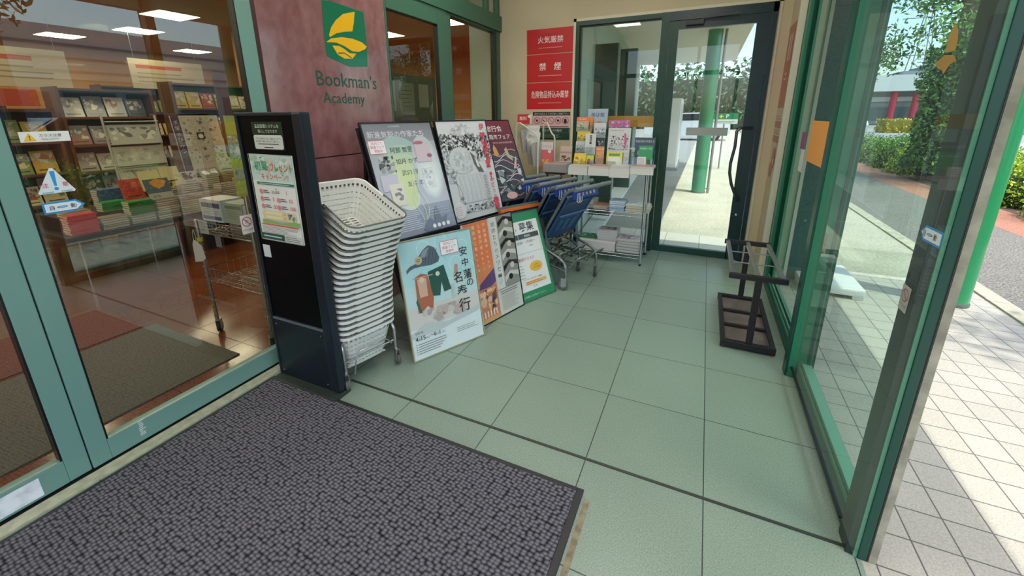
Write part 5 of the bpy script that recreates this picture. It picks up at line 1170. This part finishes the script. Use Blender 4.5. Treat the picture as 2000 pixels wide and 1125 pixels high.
# parking sign, white stands beyond the back door
t = thing('parking_sign', 'green parking sign with yellow arrow and white P beyond the door', 'sign', (.38, 12.0, 0))
mb = MB(); mb.mat(mt('#9a9e9a', .5, .3)); mb.lathe([(.02, 0), (.02, 1.13)], 10); mb.build('post', t)
a = Art(.60, .26, '#e4e8e0', th=.02); a.rect(0, .115, .60, .145, '#1c8a5c'); a.poly([(.17, .185), (.225, .235), (.245, .215), (.222, .195), (.275, .195), (.275, .175), (.222, .175), (.245, .155), (.225, .135)], '#f0d83c'); a.text('P', .33, .140, .095, '#eef2ee', bold=.06); a.rect(.04, .05, .5, .02, '#9ab0a8'); a.rect(.08, .02, .4, .015, '#b0bcb4')
a.build('sign_board', FR((-.30, 0, 1.125), (1, 0, 0), (0, 0, 1)), t)
for i, (x, y) in enumerate(((-.80, 11.6), (-.88, 13.2))):
    t = thing('white_cabinet', ['tall white cabinet nearest the glass door outside', 'tall white cabinet further along the outside lane'][i], 'cabinet', (x, y, 0))
    mb = MB(); mb.mat(mt('#dcdcda', .5)); mb.box((-.25, -.4, .06), (.18, .4, 1.75), bev=.02); mb.build('body', t); mb = MB(); mb.mat(mt('#8e9292', .5)); mb.box((-.27, -.43, 0), (.22, .43, .07), bev=.01); mb.build('plinth', t)
    B('door_panel', (.181, -.34, .2), (.19, .34, 1.6), mt('#c8d0d4', .3), t)
struct(B('ground_marking', (-.95, 6.6, -.004), (-.60, 6.63, -.0015), mt('#d8d8d4', .6)))
# ================================================================ INSIDE THE SHOP
shopfloor = grid_mat('polished_brown_tiles', .45, .45, .1333, 1.4034, .004, '#713c1c', '#3c2212', .16, speck=.1, sscale=60, tilevar=.06, patch=.15)
struct(B('floor_shop', (-12.0, -4.0, -.02), (-2.14, 9.5, -.0), shopfloor))
WALLC = mt('#b98a4e', .75, noise=.05, nscale=1.5); CEILC = mt('#cf9a58', .8)
struct(B('wall_shop_back', (-12.2, -4, 0), (-12.0, 9.5, 2.95), WALLC)); struct(B('wall_shop_left', (-12, -4.2, 0), (-2.29, -4.0, 2.95), WALLC)); struct(B('wall_shop_right', (-12, 9.5, 0), (-2.2, 9.7, 2.95), WALLC))
struct(B('ceiling_shop', (-12.2, -4.2, 2.85), (-2.29, 9.7, 2.95), CEILC))
struct(B('wall_shop_front', (-2.29, 4.49, 0), (-2.14, 9.5, 2.95), WALLC))
LAMP = mt('#fff0cc', .5, emit=13.0)
for i in range(5):
    for j in range(5):
        x = -3.9 - i * 1.75; y = -2.6 + j * 2.2 + (i % 2) * .4
        t = thing('ceiling_light', 'square recessed shop ceiling lamp seen through the glass doors', 'ceiling light', (x, y, 2.85), 0, 'shop ceiling lamps')
        B('diffuser', (-.26, -.26, -.012), (.26, .26, -.004), LAMP, t); B('housing', (-.29, -.29, -.008), (.29, .29, 0), mt('#c8a878', .5), t)
for (x, y, w) in ((-8.2, 1.9, .45), (-7.6, 5.4, .5)):
    struct(B('pillar', (x - w / 2, y - w / 2, 0), (x + w / 2, y + w / 2, 2.85), mt('#a87c44', .6)))
# floor mats inside
m1 = grid_mat('grey_carpet_mat', 500, 500, -250, -250, .001, '#5c594e', '#5c594e', .9, speck=.7, sscale=260, tilevar=0, patch=.03)
m2 = grid_mat('rust_carpet_mat', 500, 500, -250, -250, .001, '#6c3824', '#6c3824', .9, speck=.6, sscale=260, tilevar=0, patch=.03)
tag(B('indoor_mat', (-3.36, -1.4, .0005), (-2.44, 1.31, .007), m1), 'flat grey-green mat inside the glass doors', 'mat')
tag(B('indoor_mat', (-4.06, -1.4, .0005), (-3.40, 1.255, .007), m2), 'rust brown mat behind the grey-green mat in the shop', 'mat')

# wheeled wire cart with boxes
t = thing('wire_cart', 'chrome wire cart on black casters just inside the glass door', 'cart', (-2.58, 1.43, 0))
def pole(x, y, h):
    mb = MB(Matrix.Translation((x, y, 0))); mb.mat(CHROME); mb.lathe([(.012, .09), (.012, h)], 12)
    for k in range(int((h - .1) / .03)): mb.lathe([(.0135, .11 + k * .03), (.0135, .114 + k * .03)], 10)
    mb.build('post', t)
for x, h in ((-.25, .78), (.285, .97)):
    pole(x, 0, h); pole(x, .34, .80)
for z, dz in ((.70, .07), (.37, .09)):
    mb = MB(); mb.mat(CHROME)
    for zz in (z, z + dz):
        mb.tube([(-.25, 0, zz), (.285, 0, zz), (.285, .34, zz), (-.25, .34, zz)], .004, 6, closed=True)
    for k in range(17):
        x = -.25 + .535 * k / 16; mb.tube([(x, 0, z + dz), (x + .012, 0, z), (x + .012, .34, z), (x, .34, z + dz)], .0018, 4)
    for k in range(9): y = .34 * k / 8; mb.tube([(-.25, y, z + dz), (-.25, y, z), (.285, y, z), (.285, y, z + dz)], .0018, 4)
    mb.build('wire_shelf', t)
for x in (-.25, .285):
    for y in (0, .34): caster(t, x, y, .095, 2.3 if x < 0 else 2.8, .036, .020, '#141414')
mb = MB(); mb.mat(mt('#d8c83c', .5)); mb.lathe([(.0155, .64), (.0155, .665)], 12, c=(-.25, 0)); mb.build('yellow_clip', t)
a = Art(.20, .135, '#d8dee4', th=.13); a.rect(.01, .085, .18, .03, '#54628e'); a.lines(.02, .075, .15, 3, .014, .004, '#9aa4b8'); a.rect(.01, .012, .18, .022, '#5a6c98')
tag(a.build('mask_box', FR((-2.765, 1.44, .782), (1, 0, 0), (0, 0, 1))), 'white and blue paper box at the left on the wire cart', 'box')
a = Art(.17, .125, '#b4c0b4', th=.16); a.rect(.01, .09, .15, .02, '#7c9484'); a.lines(.015, .075, .13, 4, .014, .004, '#8aa094')
tag(a.build('mask_box', FR((-2.555, 1.45, .782), (1, .0, 0), (0, 0, 1))), 'pale green box in the middle on the wire cart', 'box')
tag(B('mask_box', (-2.375, 1.45, .782), (-2.30, 1.60, .90), mt('#b8ccd0', .5, noise=.1)), 'light blue box at the right end of the wire cart', 'box')
a = Art(.085, .085, '#c2c6c4', th=.002); a.lines(.01, .07, .06, 4, .016, .006, '#8a908c'); tag(a.build('tag_card', FR((-2.79, 1.422, .70), (1, 0, 0), (0, 0, 1))), 'small grey printed card hanging on the cart front', 'card')
t = thing('face_mask_tag', 'white rounded tag hanging by a loop from the left cart post', 'tag', (-2.86, 1.41, .60)); mb = MB(); mb.mat(mt('#dde0e6', .6)); mb.prism([(-.03, -.10), (.05, -.085), (.09, -.06), (.075, .02), (.03, .045), (0, .05), (-.02, .02)], -.001, .001, Matrix(((1, 0, 0, 0), (0, 0, -1, 0), (0, 1, 0, 0), (0, 0, 0, 1)))); mb.build('tag', t)
mb = MB(); mb.mat(mt('#c8ccd0', .5)); mb.tube([(0, 0, .04), (.005, 0, .10), (.02, 0, .12), (.03, 0, .08), (.02, 0, .04)], .002, 5); mb.build('loop', t)
# green pop board beside the gate
t = thing('display_card', 'tall yellow-green display card with picture inside, left of the gate', 'card', (-2.30, 1.43, .96))
a = Art(.13, .44, '#b4c65a', th=.003); a.rect(.0, .21, .13, .13, '#8aa878'); a.blobs(.005, .215, .12, .12, 24, ['#5a8a4c', '#b8c8a8', '#7aa0a0', '#dde0d0'], .01, .025, 5); a.rect(.01, .10, .11, .06, '#b8c0bc'); a.blobs(.015, .105, .1, .05, 8, ['#8a949a', '#a8b0b0'], .01, .02, 6); a.vtext('ふしぎな森', .10, .43, .018, .022, '#4a5a30')
a.build('printed_card', FR((-.07, 0, 0), (1, .25, 0), (.02, 0, 1)), t)

# low table with books
t = thing('low_table', 'low dark wooden display table with thin chrome legs', 'table', (-5.4, 2.7, 0))
mb = MB(); mb.mat(mt('#3c2419', .3)); mb.box((-.85, -1.30, .40), (.76, 1.6, .445), bev=.004); mb.build('tabletop', t)
for (x, y) in ((.70, -1.22), (.70, -.50), (.70, 1.5), (-.8, -1.22), (.2, -.52), (-.8, 1.5)):
    mb = MB(); mb.mat(CHROME); mb.lathe([(.011, 0), (.011, .40)], 10, c=(x, y)); mb.build('leg', t)
bk = MB(); bk.mat(mt('#e0d6c0', .7)); bk.box((.002, .002, .002), (.128, .180, .018)); page = bk
def book_mesh(cover, th=.02, w=.13, l=.185, pages='#ddd2bc'):
    mb = MB(); mb.mat(mt(pages, .8)); mb.box((.0, .002, .0015), (w - .003, l - .002, th - .0015)); mb.mat(mt(cover, .35, coat=.3)); mb.box((-.0, 0, 0), (w, l, .0022)); mb.box((0, 0, th - .0022), (w, l, th)); mb.box((-.0015, 0, 0), (0, l, th)); return mb.mesh('book')
CV = {'#e4dcc8': '#8a7d68', '#e0e0dc': '#75736e', '#b8b0a0': '#6c6456', '#c8a870': '#6e5434'}
BM = {c: book_mesh(CV.get(c, c), pages='#cfa878' if c == '#c8a870' else '#e2dac6') for c in ('#e4dcc8', '#2f8a3c', '#d84a58', '#8a5a3c', '#3a5a8c', '#b8b0a0', '#c8a870', '#e0e0dc')}
BMT = {c: book_mesh(c, .017, .15, .20, '#cfc4ac') for c in ('#e4dcc8', '#b8b0a0', '#c8a870')}
rnd = random.Random(5)
def stack(label, x, y, z, n, c, thick=.0205, spine=False, M=BM):
    for k in range(n):
        o = bpy.data.objects.new('book', M[c]); COL.objects.link(o); rz = rnd.uniform(-.03, .03)
        o.location = (x - .13 + rnd.uniform(-.003, .003), y + rnd.uniform(-.003, .003), z + k * thick)
        if spine: o.rotation_euler = (0, 0, pi + rz); o.location.x = x + rnd.uniform(-.003, .003); o.location.y += .185
        else: o.rotation_euler = (0, 0, rz)
        tag(o, label, 'book', label.replace('book in ', 'books in '))
Z0 = .446
S_ = [('red magazine book in the low stack at the table corner', -4.70, 1.45, 8, '#d84a58', True),
      ('cream book in the stack just right of the red ones', -4.70, 1.66, 5, '#e4dcc8', False), ('cream book in the front stack under the green books', -4.70, 1.87, 4, '#e4dcc8', False),
      ('white book in the first front stack right of the green books', -4.70, 2.08, 9, '#e4dcc8', False), ('white book in the second front stack right of the green books', -4.70, 2.28, 9, '#e0e0dc', False),
      ('white book in the third front stack right of the green books', -4.70, 2.48, 9, '#e4dcc8', False), ('pale book in the tall stack behind the white cart boxes', -4.70, 2.68, 12, '#e4dcc8', False),
      ('tan book in the tall stack near the wire cart', -4.70, 2.89, 14, '#c8a870', False), ('tan book in the last tall stack by the gate', -4.70, 3.10, 13, '#c8a870', False),
      ('cream book in the second row stack behind the red magazines', -4.92, 1.50, 8, '#e4dcc8', False), ('green book in the second row stack', -4.90, 1.76, 10, '#2f8a3c', True),
      ('green book in the second row stack beside another green one', -4.90, 1.97, 9, '#2f8a3c', True),
      ('pale book in the second row tall stack behind the white ones', -4.92, 2.42, 13, '#b8b0a0', False), ('pale book in the second row tallest stack', -4.92, 2.63, 15, '#e4dcc8', False), ('tan book in the second row tall stack', -4.92, 2.86, 17, '#c8a870', False),
      ('tan book in the rear right tall stack', -4.95, 3.08, 18, '#c8a870', False), ('brown book in the back row low stack', -5.18, 1.55, 9, '#8a5a3c', False), ('blue book in the back row stack', -5.18, 1.85, 14, '#3a5a8c', True)]
S_.append(('white book in the second row stack between green and pale ones', -4.92, 2.20, 12, '#e0e0dc', False))
rs = thing('display_riser', 'dark wooden riser under the second row of books on table', 'riser', (-5.1, 2.4, Z0)); B('block', (-.24, -.92, .0005), (.185, .88, .12), mt('#33201a', .4), rs, .003)
TOPS = {}
for lab, x, y, n, c, sp in S_:
    back = x < -4.8
    n2 = max(2, n - 6) if back else n; z = Z0 + .1205 if back else Z0 + .0005; stack(lab, x, y, z, n2, c, spine=sp); TOPS[(x, y)] = z + n2 * .0205
stack('green book lying on the cream front stack by the blue arrow sticker', -4.70, 1.87, Z0 + .0005 + 4 * .0205, 6, '#2f8a3c', spine=True)
def top2(y0, y1): return max([v for (x, y), v in TOPS.items() if -5.0 < x < -4.8 and y < y1 and y + .19 > y0] or [Z0 + .12]) + .001
def cover(name, label, x, y, z, w, h, art, tilt=18, th=.015, cat='book', group=None):
    a = Art(w, h, art[0], th=th, rough=.3, coat=.4)
    if len(art) > 1 and callable(art[1]): art[1](a)
    else:
        a.blobs(w * .08, h * .3, w * .84, h * .6, 14, list(art[1:]) or ['#888888'], w * .06, w * .2, int(y * 1000) % 97); a.rect(w * .15, h * .12, w * .7, h * .05, '#3a3632')
    M = FR((x, y, z), (0, 1, 0), (-sin(radians(tilt)), 0, cos(radians(tilt)))); return tag(a.build(name, M), label, cat, group)
cover('book', 'red book face standing on the stacks left of two cream ones', -4.98, 1.97, top2(1.97, 2.14), .17, .20, ('#c83a24', '#d8603c', '#b02c20'))
for i, y in enumerate((2.13, 2.31)): cover('book', ['first', 'second'][i] + ' cream book with a black boat drawing standing face out', -4.98, y, top2(y, y + .17), .17, .20, ('#dccf98', lambda a: (a.poly([(.03, .055), (.14, .06), (.12, .045), (.05, .042)], '#3a3228'), a.rect(.08, .06, .002, .03, '#3a3228'), a.text('春のうた', .025, .012, .02, '#3a3228', wmax=.12))))
cover('book', 'dark picture book with orange fish on the front stack edge', -4.74, 2.06, Z0 + .187, .20, .20, ('#5a6470', lambda a: (a.rect(0, 0, .20, .06, '#b8b4a8'), a.poly([(.04, .17), (.10, .20), (.18, .17), (.15, .12), (.10, .10), (.06, .13)], '#e09a2c'), a.text('金魚', .03, .015, .03, '#55504a'))))
cover('book', 'yellow and black book beside the orange fish book', -4.93, 2.27, top2(2.27, 2.37), .10, .07, ('#d8c428', '#3a3228')); cover('book', 'grey sculpture book lying over the tall stacks', -4.95, 2.66, top2(2.66, 2.86), .20, .12, ('#6a665c', '#8a867c', '#e0dcd0'), 40)
cover('book', 'white manga book standing behind the grey one', -4.97, 2.48, top2(2.48, 2.62), .15, .13, ('#c8c4bc', '#3a3a3a', '#8a5a6a')); cover('book', 'white and green book standing right of the manga', -4.99, 2.88, top2(2.88, 3.04), .16, .16, ('#c8ccc0', '#8aa878', '#dcdcd4'))
cover('book', 'pale notebook book standing at the far right of table', -5.02, 3.10, top2(3.10, 3.25), .16, .16, ('#c0c4c4', '#6a7074', '#e4e4e4'))
# bookcases behind
def bookcase(label, x, y, w, h, rows, n, seed, cols, depth=.35):
    t = thing('bookcase', label, 'bookcase', (x, y, 0)); rnd = random.Random(seed)
    WD = mt('#6a4328', .5); 
    mb = MB(); mb.mat(WD); mb.box((-depth, 0, 0), (0, .03, h)); mb.box((-depth, w - .03, 0), (0, w, h)); mb.build('side_panel', t)
    B('back_panel', (-depth, .03, .06), (-depth + .015, w - .03, h), WD, t)
    for r_ in range(rows + 1): B('shelf', (-depth + .015, .03, .06 + r_ * (h - .1) / rows), (0, w - .03, .085 + r_ * (h - .1) / rows), WD, t)
    for r_ in range(rows):
        z = .087 + r_ * (h - .1) / rows
        for k in range(n):
            c = rnd.choice(cols); hh = min((h - .1) / rows - .05, rnd.uniform(.20, .26)); ww = (w - .10) / n * .92
            cover('book', 'book standing face out on the ' + label.split(',')[0], x - .10, y + .05 + k * (w - .10) / n, z, ww, hh, (c, rnd.choice(cols), '#e8e4d8', rnd.choice(cols)), 12, group='books on the ' + label.split(',')[0])
    return t
C1 = ['#d8b83c', '#c87a3c', '#c8b890', '#b04a3c', '#e0d0a0', '#8a9a4c', '#d8a84c']; C2 = ['#d8d4c8', '#b8b4ac', '#8a8c90', '#5a5c64', '#c8c8c4', '#a87a6a']
bookcase('wide bookcase of yellow covers, left behind the caution stickers', -6.75, .9, 1.35, 1.50, 4, 6, 1, C1)
bookcase('bookcase of pale covers, behind the middle of the glass door', -6.9, 2.35, .95, 1.75, 5, 4, 2, C2)
bookcase('bookcase of mixed covers, behind the grey illustrated panel', -7.2, 3.7, 1.3, 1.9, 5, 6, 3, C2 + C1)
bookcase('bookcase at the far left, beyond the door stile', -6.6, -1.2, 1.6, 1.6, 4, 7, 4, C1 + C2)
bookcase('tall bookcase by the far wall, left end', -10.5, .2, 2.4, 2.0, 4, 5, 5, C1 + C2)
bookcase('tall bookcase by the far wall, right end', -10.5, 4.2, 2.4, 2.0, 4, 5, 6, C1 + C2)
# big printed panels
def fpan(a):
    rnd = random.Random(2); a.rect(0, 0, .09, .72, '#4a3c58'); a.vtext('手塚のひみつ', .045, .66, .05, .07, '#d8c8b8')
    for i in range(5):
        for j in range(3):
            a.box(.11 + j * .14, .12 + i * .12, .12, .10, .003, '#8a8680'); a.blobs(.12 + j * .14, .13 + i * .12, .10, .08, 5, ['#6a665f', '#b0aca4', '#8f8a82'], .008, .025, i * 7 + j)
    a.rect(.24, .42, .09, .09, '#3a3632'); a.disc(.285, .46, .03, '#d8d0c4')
t = thing('illustrated_board', 'large pale illustrated board standing behind the book table', 'board', (-5.9, 3.0, 0))
a = Art(.55, .72, '#c8bfb0', th=.02); fpan(a); a.build('printed_board', FR((0, 0, .70), (0, 1, 0), (-.14, 0, 1)), t)
B('stand', (-.10, .10, 0), (-.04, .45, .70), mt('#4a3426', .5), t)
t = thing('magazine_rack', 'white wire magazine rack with grey sheets behind the table', 'rack', (-6.0, 2.38, 0))
mb = MB(); mb.mat(mt('#b8bab4', .4))
for y in (0, .50): mb.tube([(0, y, 0), (-.08, y, 1.42)], .012, 8)
for z in (.6, .85, 1.10, 1.35): mb.tube([(-.03, 0, z), (-.03, .5, z)], .008, 6)
mb.build('frame', t)
for i, (z, c) in enumerate(((1.10, '#b4b8ae'), (.86, '#c0bfae'), (.62, '#c8c4a8'))):
    a = Art(.48, .22, c, th=.02); a.blobs(.02, .05, .44, .14, 18, ['#8a8e8a', '#d8d8cc', '#6a6a70'] if i == 0 else ['#d4d2c4', '#a8a89a'], .02, .05, i + 3); a.build('magazine_sheet', FR((.0, .01, z), (0, 1, 0), (-.2, 0, 1)), t)
t = thing('banner_stand', 'dark red pillar-like banner between panel and cart', 'banner', (-6.2, 3.72, 0)); B('banner', (-.02, 0, .1), (.02, .16, 2.0), mt('#4c1c18', .5), t); B('foot', (-.12, -.05, 0), (.12, .21, .1), BLACK, t)
# pale boards hung in place of white reflections on the glass
for i, (y, z, w, h, c, lab) in enumerate(((.3, 1.9, 1.1, .5, '#d8c8a8', 'wide cream board standing in for glass reflections over the bookcases, leftmost'), (2.2, 1.85, 1.2, .55, '#d8d0b8', 'cream board standing in for glass reflections over the far bookcases, second from left'), (4.2, 1.9, 1.2, .5, '#cfc4ac', 'pale board standing in for glass reflections over the far bookcases, third from left'))):
    a = Art(w, h, c, th=.02); a.rect(.1, h * .68, w * .6, h * .12, '#c86a4c'); a.lines(.1, h * .5, w * .8, 3, h * .14, h * .04, '#a89a80'); xx = -9.3 if i else -6.9; t = thing('reflection_board', lab, 'sign', (xx, y, z)); a.build('board', FR((0, 0, 0), (0, 1, 0), (0, 0, 1)), t)
    for yy in (.1, w - .1): mb = MB(); mb.mat(mt('#888888', .4, .6)); mb.tube([(-.01, yy, h - .02), (-.01, yy, 2.85 - z)], .003, 5); mb.build('hanging_wire', t)
t = thing('red_sign_board', 'orange red header sign above the yellow covers', 'sign', (-6.6, 1.55, 1.52)); B('board', (0, 0, 0), (.02, .55, .17), mt('#b0442c', .4), t); B('bracket', (-.15, .2, -.03), (0, .3, .0), mt('#6a4328'), t)
struct(B('floor_shop_platform', (-6.3, -1.0, 0), (-4.9, .55, .40), mt('#6a4128', .5)))
# items on the left platform
for i, (y, c) in enumerate(((-.6, '#c8a83c'), (-.2, '#d8b84c'), (.15, '#b08a3c'), (.38, '#a8603c'))):
    stack('paperback in stack number %s from the left on the low wooden platform' % ['one', 'two', 'three', 'four'][i], -5.0, y - .05, .4005, 3, ['#c8a870', '#e4dcc8', '#8a5a3c', '#d84a58'][i])
# things behind the right windows (seen above the posters)
t = thing('notice_board', 'grey board with pinned white sheets behind the window right of pillar', 'notice board', (-3.6, 4.0, 0))
a = Art(1.2, .6, '#6c6e68', th=.02); a.rect(.1, .15, .22, .36, '#b8bab4'); a.rect(.4, .1, .3, .4, '#a8aaa4'); a.lines(.42, .45, .24, 6, .05, .01, '#7a7c78'); a.rect(.8, .2, .22, .3, '#c0c0b8'); a.build('board', FR((0, 0, 1.30), (0, 1, 0), (0, 0, 1)), t)
B('stand', (-.08, .5, 0), (-.03, .7, 1.35), mt('#4a4a46', .5), t)
t = thing('red_machine', 'small red machine top behind the right window', 'machine', (-2.95, 5.0, 0)); B('body', (-.2, -.2, .0), (.2, .25, 1.34), mt('#7a1f28', .4), t, .03); mb = MB(); mb.mat(mt('#c04050', .3)); mb.lathe([(.03, 0), (.02, .02)], 14, M=Matrix.Translation((.2, .0, 1.2)) @ Matrix.Rotation(pi / 2, 4, 'Y')); mb.build('knob', t)
